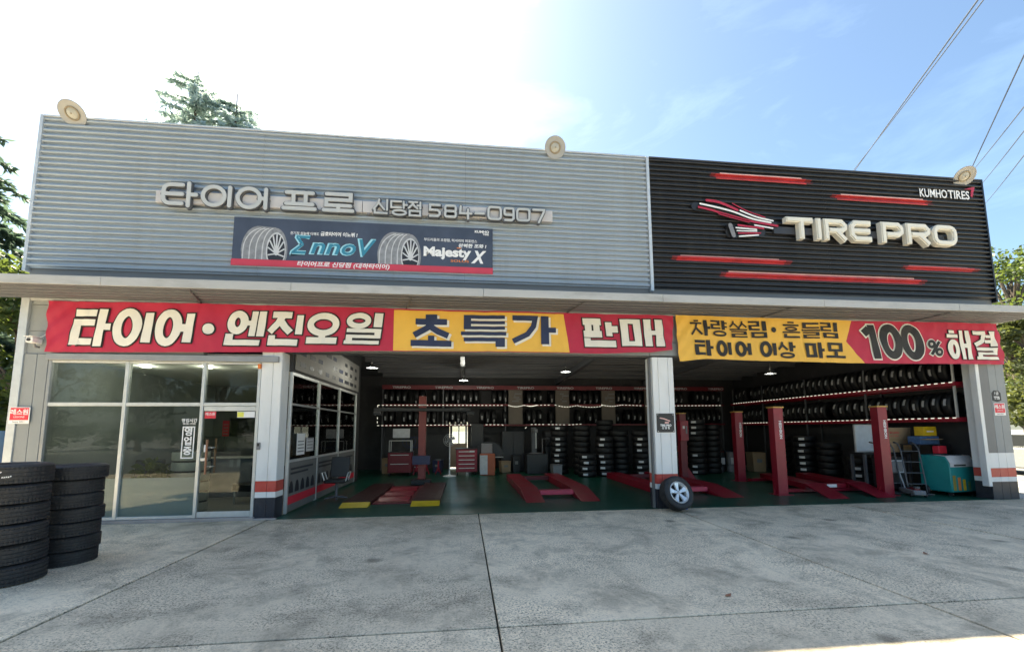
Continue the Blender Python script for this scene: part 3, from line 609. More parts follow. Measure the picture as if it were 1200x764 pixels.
# structural shell
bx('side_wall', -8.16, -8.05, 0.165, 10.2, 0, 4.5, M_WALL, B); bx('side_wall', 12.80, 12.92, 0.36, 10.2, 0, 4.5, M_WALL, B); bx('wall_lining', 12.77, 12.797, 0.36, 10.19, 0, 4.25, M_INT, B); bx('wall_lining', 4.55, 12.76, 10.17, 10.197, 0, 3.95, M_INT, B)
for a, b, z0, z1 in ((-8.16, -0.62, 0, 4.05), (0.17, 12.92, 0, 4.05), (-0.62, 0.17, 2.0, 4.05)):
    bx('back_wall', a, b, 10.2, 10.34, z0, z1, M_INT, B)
rd = bx('back_door', -0.60, 0.15, 10.22, 10.26, 0.06, 1.08, mat('rear_door', (0.40, 0.30, 0.22), 0.6), B)
for a, b, z0, z1 in ((-0.60, -0.50, 1.08, 1.98), (0.06, 0.15, 1.08, 1.98), (-0.24, -0.19, 1.08, 1.98), (-0.50, -0.24, 1.90, 1.98), (-0.19, 0.06, 1.90, 1.98)):
    bx('door_stile', a, b, 10.22, 10.26, z0, z1, M_DARK if b < -.4 else M_ALU, rd)
bx('door_pane', -0.498, 0.058, 10.238, 10.243, 1.085, 1.895, M_GLASS2, rd)
roof = link('roof', MB().prism([(0.17, 4.42), (10.4, 4.02), (10.4, 4.08), (0.17, 4.48)], -8.2, 12.95, 'x').mesh('roof', M_DECK), B)
for k in range(9):
    y = 0.9 + k * 1.08; z = 4.42 - (y - 0.17) * 0.4 / 10.23
    bx('purlin', -3.4, 12.75, y, y + .07, z - .16, z - .004, M_STEEL, roof)
dr_ = MB()
for k in range(30):
    y = 0.5 + k * .32; z = 4.42 - (y - 0.17) * 0.4 / 10.23
    dr_.box(-3.4, 12.75, y, y + .10, z - .045, z - .003)
o = build(dr_, 'deck_ribs', M_DECK, roof); o['kind'] = 'stuff'
for x in (-0.05, 4.15, 8.3):
    build(MB().prism([(0.2, 4.25), (10.1, 3.86), (10.1, 3.66), (0.2, 4.05)], x - .07, x + .07, 'x'), 'rafter', M_STEEL, roof)
    build(MB().prism([(0.42, 3.6), (0.42, 4.02), (1.3, 3.98)], x - .02, x + .02, 'x'), 'haunch', M_STEEL, roof)
bx('office_ceiling', -8.05, -3.60, 0.2, 6.1, 3.12, 3.18, M_PWHT, B); bx('office_back_wall', -8.05, -3.60, 6.1, 6.2, 0, 4.1, mat('office_wall', (0.13, 0.13, 0.125), 0.7, world=True), B)
for k in range(3):
    o = tag(build(MB().lathe([(0, 3.09), (.09, 3.09), (.11, 3.118), (0, 3.118)], 20, (-7.1 + k * 1.3, 1.6, 0), None, False), 'ceiling_light', mat('downlight', (1, .97, .9), .5, emit=2.5)), 'small lit ceiling light over the office, %s' % ('by the end wall', 'in the middle of the room', 'next to the workshop partition')[k], 'light', 'office ceiling lights')
    ol = bpy.data.lights.new('downlight', 'POINT'); ol.energy = 3; ol.color = (1, .96, .88); ol.shadow_soft_size = .1; oo = bpy.data.objects.new('downlight', ol); COL.objects.link(oo); oo.parent = o; oo.location = (-7.1 + k * 1.3, 1.6, 3.0)
# workshop partition of the office
PX = -3.52
for y in (0.42, 2.12, 3.84, 5.7): bx('partition_post', PX - .03, PX + .03, y - .03, y + .03, 0.02, 2.86, M_ALU, B, 0.004)
for y0, y1 in ((0.45, 2.09), (2.15, 3.81), (3.87, 5.67)):
    bx('partition_rail', PX - .025, PX + .025, y0, y1, 1.02, 1.07, M_ALU, B); bx('partition_rail', PX - .025, PX + .025, y0, y1, 2.18, 2.22, M_ALUD, B); bx('partition_rail', PX - .025, PX + .025, y0, y1, 2.80, 2.86, M_ALU, B)
    bx('partition_pane', PX - .004, PX + .004, y0 + .002, y1 - .002, 1.072, 2.178, M_GLASS2, B); bx('partition_pane', PX - .004, PX + .004, y0 + .002, y1 - .002, 2.222, 2.798, M_GLASS2, B)
    pb = bx('partition_panel', PX - .02, PX + .02, y0 + .002, y1 - .002, 0.05, 1.018, mat('panel_print', (0.17, 0.17, 0.165), 0.5), B)
    bx('panel_stripe', PX + .021, PX + .024, y0 + .01, y1 - .01, 0.18, 0.34, M_STK, pb)
    for k in range(5): build(MB().prism([(y0 + .16 + k * .31 + .11 * math.cos(PI * q / 8), .40 + .24 * math.sin(PI * q / 8)) for q in range(9)], PX + .021, PX + .0235, 'x'), 'panel_arch', M_PDARK, pb)
    for k in range(2): bx('panel_text_line', PX + .021, PX + .0235, y0 + .1, y1 - .25 - .3 * k, .86 - .09 * k, .90 - .09 * k, M_PDARK, pb)
bx('partition_head', PX - .03, PX + .03, 0.36, 6.1, 2.862, 4.1, M_INT, B); bx('partition_end', PX - .03, PX + .03, 5.74, 6.1, 0.02, 2.86, M_INT, B)
sg = tag(bx('price_board', PX + .032, PX + .05, 0.5, 5.8, 2.92, 3.78, mat('board_white', (0.26, 0.255, 0.24), 0.6)), 'long pale price board above the office partition glass', 'sign board')
for r in range(3):
    for k in range(9):
        if rnd.random() < .85: bx('print_block', PX + .0505, PX + .053, 0.7 + k * .57, 0.7 + k * .57 + rnd.uniform(.2, .45), 3.02 + r * .25, 3.12 + r * .25, M_PDARK if rnd.random() < .7 else M_BNVY, sg)

# ================================================================== signs on the facade
# red stripes printed over the black ribs
for (x0, x1, z0, z1) in ((5.73, 8.0, 7.37, 7.55), (8.76, 11.19, 7.03, 7.21), (4.70, 7.32, 5.38, 5.55), (5.83, 10.78, 5.02, 5.22), (10.46, 12.29, 5.40, 5.54)):
    s = tag(build(cladding(x0, x1, z0, z1 - .055, 0.006), 'printed_stripe', M_SRED, None, True, ang=80), 'red stripe on black ribs, %s' % {7.37: 'topmost and left of the lamp', 7.03: 'level with the small white lettering', 5.38: 'lowest but two, nearest the silver sheet', 5.02: 'longest of all and lowest', 5.40: 'shortest, near the outer black corner'}[z0], 'stripe', 'red stripes on the black cladding')
    build(cladding(x0 + .1, x1 - .12, z1 - .053, z1 - .02, 0.006), 'stripe_highlight', M_SPINK, s, True, ang=80)
    build(cladding(x0 - .12, x0 - .002, z0 + .03, z1 - .05, 0.006), 'stripe_tail', mat('stripe_tail', (0.16, 0.014, 0.018), 0.45), s, True, ang=80)
    build(cladding(x1 + .002, x1 + .16, z0 + .02, z1 - .06, 0.006), 'stripe_tail', mat('stripe_tail', (0.16, 0.014, 0.018)), s, True, ang=80)
# channel letters
S1 = thing('channel_letter_sign', 'raised grey Korean channel letters and phone number on a pale bar', 'sign', (-2.1, -0.05, 6.22))
def loc(o, p): o.matrix_parent_inverse = p.matrix_basis.inverted(); return o
loc(bx('sign_bar', -6.0, -2.105, -0.125, -0.05, 6.10, 6.345, M_BAR, S1, 0.006), S1)
loc(bx('sign_bar', -2.095, 1.87, -0.125, -0.05, 6.10, 6.345, M_BAR, S1, 0.006), S1)
loc(build(MB().box(-6.0, 1.87, -0.06, -0.03, 6.11, 6.13), 'sign_bracket', M_STEEL, S1), S1)
for x in (-5.1, -2.0, 0.3): loc(bx('drain_boss', x, x + .05, -0.12, -0.06, 6.06, 6.098, M_GREYP, S1), S1)
for ch, x0, x1, z0, z1 in [('타', -5.85, -5.22, 6.01, 6.47), ('이', -5.14, -4.57, 6.01, 6.47), ('어', -4.50, -3.90, 6.0, 6.47), ('프', -3.64, -2.96, 6.03, 6.44), ('로', -2.87, -2.23, 6.03, 6.45), ('신', -1.88, -1.57, 6.04, 6.37), ('당', -1.53, -1.19, 6.02, 6.35), ('점', -1.18, -0.90, 6.02, 6.35), ('5', -0.75, -0.50, 6.03, 6.32), ('8', -0.44, -0.17, 6.03, 6.32), ('4', -0.13, 0.13, 6.03, 6.32), ('-', 0.19, 0.41, 6.13, 6.19), ('0', 0.46, 0.77, 6.03, 6.34), ('9', 0.80, 1.04, 6.02, 6.33), ('0', 1.07, 1.38, 6.03, 6.33), ('7', 1.41, 1.70, 6.03, 6.33)]:
    t = 0.078 if x1 < -2 else 0.042 if x1 < -.85 else 0.05
    S = glyph(ch, x0, x1, z0, z1, t)
    if ch == '타':
        a_, b_, d_ = x0 + t / 2, z0 + t / 2, z1 - t / 2; e_ = x0 + .60 * (x1 - x0); r_ = (d_ - b_) * .30; arc = [(e_, d_)]
        for k in range(6): u = PI / 2 + k * PI / 10; arc.append((a_ + r_ + r_ * math.cos(u), d_ - r_ + r_ * math.sin(u)))
        for k in range(6): u = PI + k * PI / 10; arc.append((a_ + r_ + r_ * math.cos(u), b_ + r_ + r_ * math.sin(u)))
        vx = x0 + .78 * (x1 - x0); S = [(arc + [(e_, b_)], 0), ([(a_, (b_ + d_) / 2), (e_, (b_ + d_) / 2)], 0), ([(vx, z1), (vx, z0)], 0), ([(vx, (b_ + d_) / 2), (x1, (b_ + d_) / 2)], 0)]
    mb = MB(); strokes(mb, S, t, lambda x, z, l: (x, -0.135 - l, z), depth=0.055, grow=0.012, sub=0, round_=ch not in '-')
    mb.mi = [1] * len(mb.mi)
    base = build(mb, 'letter', [M_LETF, M_LETS], S1); loc(base, S1)
    mb = MB(); strokes(mb, S, t, lambda x, z, l: (x, -0.197 - l, z), depth=0.014, grow=-0.002, sub=0, round_=ch not in '-')
    f = build(mb, 'letter_face', [M_LETF, M_LETF], base)
# poster
PO = tag(bx('poster', -4.56, 0.58, -0.088, -0.074, 5.03, 5.89, M_POST), 'wide navy tyre advertisement board with two tyres and white lettering', 'poster')
def PT(name, body, size, m, x, z, bold=0.0, shear=0.0, width=None, dy=0.0): return text(name, body, size, m, x, -0.0905 - dy, z, PO, bold, shear, 'LEFT', width)
bx('red_strip', -4.57, 0.585, -0.092, -0.065, 4.90, 5.028, M_PRED, PO)
text('poster_text', '타이어프로 신당점 (대하타이어)', 0.115, M_PWHT, -3.34, -0.0945, 4.965, PO, 0.003, 0.2, width=1.80)
PT('poster_text', '전기차 성능에 더해도', 0.07, M_PWHT, -3.49, 5.60, 0.001, 0.1, 0.55); PT('poster_text', '금호타이어 이노뷔 !', 0.095, M_PWHT, -2.91, 5.61, 0.003, 0.1, 0.72)
for k, ch in enumerate('ΣnnoV'):
    xs = (-3.49, -3.12, -2.83, -2.54, -2.24)[k]; wd = (0.36, 0.28, 0.28, 0.28, 0.34)[k]; sz = 0.50 if k in (0, 4) else 0.46
    PT('poster_letter', ch, sz, M_PCYAN, xs, 5.335, 0.022, 0.25, wd + .03); PT('poster_letter', ch, sz, M_PTEAL, xs + .012, 5.335, 0.006, 0.25, wd, 0.002)
PT('poster_text', 'Majesty', 0.27, M_PWHT, -0.86, 5.33, 0.012, 0, 0.98); PT('poster_text', 'X', 0.36, M_PWHT, 0.16, 5.24, 0.016, 0.3, 0.32)
PT('poster_text', '부드러움의 초정점, 럭셔리의 퍼포먼스', 0.07, M_PWHT, -0.85, 5.59, 0.001, 0, 1.1); PT('poster_text', '완벽한 조화 !', 0.09, M_PWHT, -0.14, 5.485, 0.003, 0.1, 0.58)
PT('poster_text', 'SOLUS', 0.07, M_PORANGE, -0.30, 5.15, 0.001, 0, 0.38); PT('poster_text', 'KUMHO', 0.07, M_PWHT, 0.20, 5.81, 0.003, 0, 0.30); PT('poster_text', 'TIRE', 0.05, M_PWHT, 0.37, 5.755, 0.002, 0, 0.13)
bx('accent_mark', -0.17, -0.08, -0.0925, -0.0905, 5.425, 5.445, M_PORANGE, PO)
def printed_tyre(xc):
    # flat printed picture of a tyre: side disc on the right, tread on the left, cut at the red strip
    yb = -0.0905
    def clip(pts): return [(x, max(z, 5.032)) for x, z in pts]
    def disc(cx, rx, rz, m, dy, name, n=40):
        pts = clip([(cx + rx * math.cos(2 * PI * k / n), 5.22 + rz * math.sin(2 * PI * k / n)) for k in range(n)])
        return build(MB().add([(x, yb - dy, z) for x, z in pts], [tuple(range(n))]), name, m, PO)
    body = [(xc - .42 + .02, 5.032)]
    for k in range(13):
        u = PI - k * (PI / 2) / 12; body.append((xc - .10 + .32 * math.cos(u) * 1.0, 5.22 + .50 * math.sin(u)))
    body += [(xc + .22, 5.70), (xc + .22, 5.032)]
    build(MB().add([(x, yb - .001, max(z, 5.032)) for x, z in reversed(body)], [tuple(range(len(body)))]), 'printed_tread', M_PGREY, PO)
    disc(xc + .22, .235, .47, M_PGREY, .0014, 'printed_sidewall')
    for k in range(4):
        pts = []
        for q in range(14):
            u = PI - q * (PI / 2.15) / 13; pts.append((xc - .02 + .07 * k + (.36 - .05 * k) * math.cos(u), 5.22 + (.46 - .0 * k) * math.sin(u)))
        pts = [p for p in pts if p[1] > 5.04]; pts = [(pts[0][0], 5.034)] + pts
        mb = MB(); strokes(mb, [(pts, 0)], .018, lambda x, z, l: (x, yb - .0018 - l, z), sub=0); build(mb, 'printed_groove', M_PLIGHT, PO)
    disc(xc + .235, .185, .38, M_PLIGHT, .0022, 'printed_rim'); disc(xc + .24, .165, .345, M_PDARK, .0028, 'printed_rim')
    for k in range(9):
        u = math.radians(-20 + k * 27); p0 = (xc + .245, 5.16); p1 = (xc + .24 + .16 * math.cos(u), 5.22 + .34 * math.sin(u))
        if p1[1] < 5.05: continue
        mb = MB(); strokes(mb, [([p0, p1], 0)], .028, lambda x, z, l: (x, yb - .0034 - l, z), sub=0); build(mb, 'printed_spoke', M_PLIGHT, PO)
    disc(xc + .245, .05, .10, M_PLIGHT, .004, 'printed_hub', 16)
printed_tyre(-3.98); printed_tyre(-1.36)
# TIRE PRO letters and emblem
S2 = thing('channel_letter_sign', 'cream raised TIRE PRO letters on black ribbed cladding', 'sign', (9.5, -0.05, 6.2))
loc(bx('backing_bar', 7.05, 11.5, -0.10, -0.045, 6.10, 6.27, mat('bar_black', (0.035, 0.036, 0.042), 0.4), S2, 0.004), S2)
for ch, x0, x1, z0, z1 in [('T', 7.27, 7.94, 5.95, 6.46), ('I', 8.01, 8.15, 5.95, 6.46), ('R', 8.21, 8.80, 5.95, 6.46), ('E', 8.86, 9.42, 5.95, 6.46), ('P', 9.68, 10.27, 5.95, 6.46), ('R', 10.34, 10.98, 5.95, 6.46), ('O', 11.04, 11.70, 5.95, 6.46)]:
    t = 0.125; S = glyph(ch, x0, x1, z0, z1, t)
    sh = lambda x, z, l: (x, -0.105 - l, z)
    mb = MB(); strokes(mb, S, t, sh, depth=0.11, sub=0); base = build(mb, 'letter', [M_CREAM, M_CREAM], S2); loc(base, S2)
    mb = MB(); strokes(mb, S, t, lambda x, z, l: (x, -0.2165 - l, z), depth=0.022, grow=-0.022, sub=0); build(mb, 'letter_face', [M_CREAM, M_CREAM], base)
EM = thing('wing_emblem', 'swept wing emblem of red and white bars beside the cream lettering', 'emblem', (6.3, -0.05, 6.3))
def bars(name, pts, wd, m, d0, d1):
    # smooth the polyline
    P = [Vector(p) for p in pts]
    if len(P) > 2:
        Q = []
        for i in range(len(P) - 1):
            p0 = P[max(i - 1, 0)]; p1 = P[i]; p2 = P[i + 1]; p3 = P[min(i + 2, len(P) - 1)]
            for k in range(5):
                u = k / 5; Q.append(0.5 * ((2 * p1) + (p2 - p0) * u + (2 * p0 - 5 * p1 + 4 * p2 - p3) * u * u + (3 * p1 - p0 - 3 * p2 + p3) * u ** 3))
        P = Q + [P[-1]]
    mb = MB(); strokes(mb, [([(p.x, p.y) for p in P], 0)], wd, lambda x, z, l: (x, -d0 - l, z), depth=d1 - d0, sub=0, round_=True)
    return loc(build(mb, name, [m, M_DARK], EM), EM)
bars('backing', [(5.18, 6.66), (5.65, 6.60), (6.07, 6.51), (6.51, 6.39), (7.08, 6.27)], .20, M_DARK, .045, .085)
bars('backing', [(6.0, 6.08), (6.3, 6.09), (6.72, 6.14)], .26, M_DARK, .045, .085)
bars('backing', [(5.95, 6.22), (6.02, 5.98)], .10, M_GREYP, .04, .15)
for pts, wd, m in (([(5.43, 6.79), (5.73, 6.76), (6.16, 6.60)], .062, M_NRED), ([(5.27, 6.70), (5.65, 6.64), (6.07, 6.55), (6.51, 6.41), (6.96, 6.34)], .042, M_PWHT),
                   ([(5.23, 6.62), (5.56, 6.56), (5.71, 6.52), (6.37, 6.37), (6.78, 6.31), (7.12, 6.27)], .05, M_NRED), ([(5.71, 6.49), (6.15, 6.39), (6.42, 6.335)], .045, M_NRED),
                   ([(6.05, 6.75), (6.39, 6.59), (6.83, 6.46)], .024, M_NRED), ([(6.23, 6.59), (6.61, 6.46), (7.02, 6.385)], .038, M_PWHT), ([(6.56, 6.26), (7.0, 6.205)], .034, M_PWHT),
                   ([(6.16, 6.24), (6.77, 6.19)], .045, M_NRED), ([(6.10, 6.175), (6.60, 6.155)], .034, M_PWHT), ([(6.12, 6.105), (6.60, 6.115)], .028, M_PWHT), ([(6.15, 6.05), (6.69, 6.075)], .034, M_NRED), ([(6.17, 5.975), (6.63, 6.025)], .034, M_PWHT)):
    bars('bar', pts, wd, m, .086, .13)
KT = thing('brand_lettering', 'small white KUMHO TIRES lettering with red wing at top corner of black cladding', 'lettering', (11.7, -0.03, 7.3))
o = text('lettering', 'KUMHO', 0.30, M_PWHT, 10.98, -0.080, 7.33, None, 0.005, 0, width=0.76); o.parent = KT; loc(o, KT)
o = text('lettering', 'TIRES', 0.30, M_PWHT, 11.78, -0.080, 7.33, None, 0.006, 0, width=0.60); o.parent = KT; loc(o, KT)
o = build(MB().prism([(12.24, 7.50), (12.56, 7.58), (12.46, 7.30), (12.41, 7.33), (12.45, 7.50)], -0.082, -0.076), 'red_wing', M_NRED, KT); loc(o, KT)

# ================================================================== banners
def ywave(x, z):
    return -0.075 + 0.014 * math.sin(1.9 * x + .6 * z) + 0.009 * math.sin(4.3 * x - 1.7 * z + 1) + 0.007 * math.sin(9.7 * x + 4 * z) + .005 * math.sin(17 * x - 9 * z) + .003 * math.sin(31 * x + 14 * z)
def lerp_tab(tab, x):
    if x <= tab[0][0]: return tab[0][1]
    for (a, b), (c, d) in zip(tab, tab[1:]):
        if x <= c: u = (x - a) / (c - a); return b + (d - b) * (u * u * (3 - 2 * u))
    return tab[-1][1]
BT1 = [(-7.70, 4.09), (-4, 4.11), (4.55, 4.11)]; BB1 = [(-7.7, 3.125), (-5.4, 3.15), (-3.9, 3.175), (-1.4, 3.235), (0.9, 3.25), (2.7, 3.25), (3.9, 3.29), (4.50, 3.35)]
BT2 = [(4.55, 4.12), (8.6, 4.10), (12.7, 4.12)]; BB2 = [(4.55, 3.10), (5.3, 3.165), (6.6, 3.14), (8.6, 3.115), (12.7, 3.13)]
def wr_at(x, z, x0, x1, top, bot):
    zb = lerp_tab(bot, x); zt = lerp_tab(top, x); v = (z - zb) / (zt - zb); r = 0
    for d in (x - x0, x1 - x):
        if d < 0.9: r += 0.018 * (1 - d / 0.9) * math.sin(22 * (d * .8 + (1 - v) * .75))
    return r
def cloth(x0, x1, top, bot, skewL=0, skewR=0, off=0.0, nx=None, nz=14, e0=0.0, e1=0.0, rng=None):
    nx = nx or int((x1 - x0) / 0.045); vs = []; fs = []
    for i in range(nx + 1):
        for j in range(nz + 1):
            v = j / nz; a = x0 + skewL * (1 - v); b = x1 + skewR * (1 - v); x = a + (b - a) * i / nx
            zb = lerp_tab(bot, x) + e0; zt = lerp_tab(top, x) - e1; z = zb + (zt - zb) * v
            # tension wrinkles from the tie points at the ends
            wr = wr_at(x, z, *(rng or (x0, x1, top, bot)))
            vs.append((x, ywave(x, z) - off + wr, z))
    for i in range(nx):
        for j in range(nz): k = i * (nz + 1) + j; fs.append((k, k + nz + 1, k + nz + 2, k + 1))
    return MB().add(vs, fs)
b1 = tag(build(cloth(-7.70, 4.53, BT1, BB1, 0.03, -0.06), 'banner', M_BRED, None, True, ang=180), 'long red cloth banner with white Korean letters and yellow middle field', 'banner')
b2 = tag(build(cloth(4.57, 12.68, BT2, BB2, 0.04, 0.10, 0.012), 'banner', M_BRED, None, True, ang=180), 'yellow and red cloth banner reading 100% hung over the four-post bay', 'banner')
build(cloth(-1.42, 2.08, BT1, BB1, 0.0, 0.12, 0.006, e0=0.012, e1=0.03, rng=(-7.70, 4.53, BT1, BB1)), 'yellow_field', M_BYEL, b1, True, ang=180)
# yellow field of the second banner with its arrow notch
nx, nz = 90, 16; vs = []; fs = []
for i in range(nx + 1):
    for j in range(nz + 1):
        v = j / nz; a = 4.57 + .04 * (1 - v)
        e = (8.63 + (8.83 - 8.63) * (v - .5) / .5) if v > .5 else (8.63 + (9.06 - 8.63) * (.5 - v) / .5)
        x = a + (e - a) * i / nx; zb = lerp_tab(BB2, x); zt = lerp_tab(BT2, x); z = zb + (zt - zb) * v
        vs.append((x, ywave(x, z) - .018 + wr_at(x, z, 4.57, 12.68, BT2, BB2), z))
for i in range(nx):
    for j in range(nz): k = i * (nz + 1) + j; fs.append((k, k + nz + 1, k + nz + 2, k + 1))
build(MB().add(vs, fs), 'yellow_field', M_BYEL, b2, True, ang=180)
def banner_glyph(par, ch, x0, x1, z0, z1, t, face, edge, grow, rng, shear=0.0, drop=None, off=0.014):
    zm = (z0 + z1) / 2; dx, dz = drop or (0, 0)
    S = heavy(ch, x0, x1, z0, z1) if ch in HEAVY else glyph(ch, x0, x1, z0, z1, t)
    def f(x, z, l, o_=0.0): x = x + dx + shear * (z - zm); z = z + dz; return (x, ywave(x, z) - off - l + wr_at(x, z, *rng), z)
    if ch == '·':
        def dot(r, of, m, nm):
            pts = ell((x0 + x1) / 2, zm, r, r, 20); build(MB().add([(x, ywave(x, z) - of, z) for x, z in reversed(pts)], [tuple(range(20))]), nm, m, par)
        r = min(x1 - x0, z1 - z0) / 2
        if edge: dot(r + grow, off, edge, 'letter_outline')
        dot(r, off + .011, face, 'letter'); return
    o = None
    if edge:
        mb = MB(); strokes(mb, S, t, f, 0, .0003, grow); o = build(mb, 'letter_outline', edge, par)
    def f2(x, z, l): x = x + shear * (z - zm); return (x, ywave(x, z) - off - .011 - l + wr_at(x, z, *rng), z)
    mb = MB(); strokes(mb, S, t, f2, 0, .0003, 0); build(mb, 'letter', face, par)
R1 = (-7.70, 4.53, BT1, BB1); R2 = (4.57, 12.68, BT2, BB2)
for ch, x0, x1, z0, z1 in [('타', -7.26, -6.60, 3.24, 3.95), ('이', -6.56, -5.88, 3.25, 3.97), ('어', -5.83, -5.15, 3.26, 3.97), ('·', -4.98, -4.77, 3.50, 3.71), ('엔', -4.56, -3.87, 3.30, 3.98), ('진', -3.83, -3.17, 3.31, 3.98), ('오', -3.13, -2.43, 3.36, 3.98), ('일', -2.34, -1.65, 3.36, 3.99)]:
    banner_glyph(b1, ch, x0, x1, z0, z1, 0.15 if ch in '타이어' else 0.125, M_BWHT, M_BBLK, 0.026, R1, 0.10)
for ch, x0, x1, z0, z1 in [('초', -1.14, -0.20, 3.34, 4.00), ('특', -0.07, 0.86, 3.35, 4.01), ('가', 0.97, 1.91, 3.42, 4.02)]:
    banner_glyph(b1, ch, x0, x1, z0, z1, 0.125 if ch != '가' else .15, M_BNVY, M_BWHT, 0.008, R1, 0, (0.035, -0.03))
for ch, x0, x1, z0, z1 in [('판', 2.44, 3.27, 3.39, 4.00), ('매', 3.33, 4.27, 3.42, 4.00)]:
    banner_glyph(b1, ch, x0, x1, z0, z1, 0.14, M_BWHT, M_BBLK, 0.024, R1, -0.08)
for ch, x0, x1, z0, z1 in [('차', 4.89, 5.34, 3.67, 4.02), ('량', 5.36, 5.76, 3.66, 4.02), ('쏠', 5.82, 6.24, 3.65, 4.02), ('림', 6.28, 6.68, 3.65, 4.03), ('·', 6.80, 6.92, 3.78, 3.90), ('흔', 7.07, 7.49, 3.66, 4.03), ('들', 7.53, 7.97, 3.66, 4.02), ('림', 7.99, 8.42, 3.67, 4.03), ('타', 4.96, 5.40, 3.23, 3.58), ('이', 5.47, 5.84, 3.22, 3.58), ('어', 5.93, 6.30, 3.22, 3.57), ('이', 6.50, 6.89, 3.22, 3.58), ('상', 6.93, 7.36, 3.20, 3.57), ('마', 7.59, 8.04, 3.21, 3.57), ('모', 8.08, 8.57, 3.22, 3.57)]:
    banner_glyph(b2, ch, x0, x1, z0, z1, {'쏠': .048, '량': .056, '들': .054, '흔': .056, '림': .058, '차': .07, '상': .07}.get(ch, .085), M_BBLK, None, 0, R2, -0.05, off=.024)
for ch, x0, x1, z0, z1, t in [('1', 9.02, 9.50, 3.22, 4.01, .17), ('Z', 9.50, 10.06, 3.22, 4.03, .185), ('Z', 10.04, 10.60, 3.21, 4.03, .185), ('%', 10.68, 11.10, 3.30, 3.68, .07)]:
    banner_glyph(b2, ch, x0, x1, z0, z1, t, M_BBLK, M_BWHT, 0.03 if ch != '%' else .022, R2, -0.15 if ch != '%' else .1, off=.024)
for ch, x0, x1, z0, z1, t in [('해', 11.21, 11.86, 3.24, 3.92, .13), ('결', 11.96, 12.58, 3.24, 3.92, .12)]:
    banner_glyph(b2, ch, x0, x1, z0, z1, t, M_BWHT, M_BBLK, 0.016, R2, -0.07, off=.024)

# ================================================================== things on the facade
def roof_lamp(x, z, axis, label):
    t = thing('flood_lamp', label, 'lamp', (x, -0.12, z), 'round lamps along the parapet top')
    a = Vector(axis).normalized(); q = a.to_track_quat('Z', 'Y').to_matrix()
    loc(build(MB().tube([(x, 0.1, 7.78), (x, 0.06, z - .05), (x, -0.02, z)], 0.02, 8), 'arm', M_STEEL, t, True), t)
    prof = [(0.0, -.20), (0.06, -.20), (0.10, -.12), (0.19, -.03), (0.215, 0.0), (0.235, 0.012), (0.225, 0.02), (0.20, 0.010), (0.12, 0.002), (0.0, 0.0)]
    sh = MB().lathe(prof, 36, (x, -0.14, z), q, False); loc(build(sh, 'shade', M_BEIGE, t, True), t)
    ring = [(0.112 + .014 * math.cos(u * PI / 4), 0.012 + .014 * math.sin(u * PI / 4)) for u in range(8)]
    loc(build(MB().lathe(ring, 32, (x, -0.14, z), q), 'lens_ring', mat('ring_brown', (0.30, 0.24, 0.16), 0.5), t, True), t)
    loc(build(MB().lathe([(0.0, .040), (0.05, .034), (0.095, .012), (0.0, .004)], 28, (x, -0.14, z), q, False), 'lens', M_LENS, t, True), t)
    loc(build(MB().lathe([(0.0, .052), (0.012, .048), (0.014, .036)], 10, (x, -0.14, z), q, False), 'lens_screw', mat('ring_brown', (0.3, 0.24, 0.16)), t, True), t)
roof_lamp(-7.60, 7.81, (0.05, -0.75, -0.62), 'round beige flood lamp above the silver outer corner of the parapet')
roof_lamp(1.95, 7.80, (0.05, -0.85, -0.35), 'round beige flood lamp on silver parapet top between the outer lamps')
roof_lamp(12.22, 7.80, (-0.25, -0.75, -0.60), 'round beige flood lamp over black cladding above white lettering')

cc = thing('security_camera', 'small white security camera on grey wall beside the red banner', 'camera', (-7.82, -0.02, 3.32))
loc(bx('housing', -7.88, -7.76, -0.22, -0.03, 3.27, 3.37, M_PWHT, cc, 0.012), cc); loc(bx('hood', -7.89, -7.75, -0.25, -0.03, 3.375, 3.385, M_PWHT, cc), cc)
loc(build(MB().tube([(-7.82, -0.02, 3.22), (-7.82, -0.10, 3.21), (-7.82, -0.12, 3.27)], 0.02, 8), 'bracket', M_GREYP, cc, True), cc)
loc(build(MB().tube([(-7.82, -0.235, 3.32), (-7.82, -0.222, 3.32)], 0.03, 12), 'lens', M_DARK, cc, True), cc)
loc(build(MB().tube([(-7.76, -0.1, 3.38), (-7.70, -0.09, 3.42), (-7.67, -0.04, 3.5)], 0.006, 6), 'cable', M_PWHT, cc, True), cc)

def wall_sticker(x0, x1, z0, z1, y, label, top=None):
    s = tag(bx('wall_sticker', x0, x1, y - .006, y - .001, z0, z1, M_PWHT), label, 'sign')
    bx('red_field', x0 + .015, x1 - .015, y - .009, y - .0065, z0 + (z1 - z0) * .22, z1 - .012, M_STK, s)
    text('sticker_text', '레스원', (x1 - x0) * .33, M_PWHT, (x0 + x1) / 2, y - .0105, z0 + (z1 - z0) * .68, s, 0.003, align='CENTER')
    text('sticker_text', 'LESSONE', (x1 - x0) * .14, M_PWHT, (x0 + x1) / 2, y - .0105, z0 + (z1 - z0) * .40, s, 0, align='CENTER')
    text('sticker_text', 'Since 2011', (x1 - x0) * .14, M_PDARK, (x0 + x1) / 2, y - .0085, z0 + (z1 - z0) * .11, s, 0, align='CENTER')
wall_sticker(-8.16, -7.83, 1.81, 2.11, -0.034, 'red and white sticker sign on grey wall above the stacked tyres')
wall_sticker(12.42, 12.72, 1.93, 2.22, -0.004, 'red and white sticker sign on the outer grey pillar')
sh = thing('emblem_sticker', 'small dark shield sticker above the red sign on outer pillar', 'sticker', (12.53, -0.005, 2.36))
loc(build(MB().prism([(12.41, 2.46), (12.47, 2.52), (12.59, 2.52), (12.65, 2.46), (12.65, 2.28), (12.53, 2.25), (12.41, 2.28)], -0.006, -0.0015), 'shield', M_DARK, sh), sh)
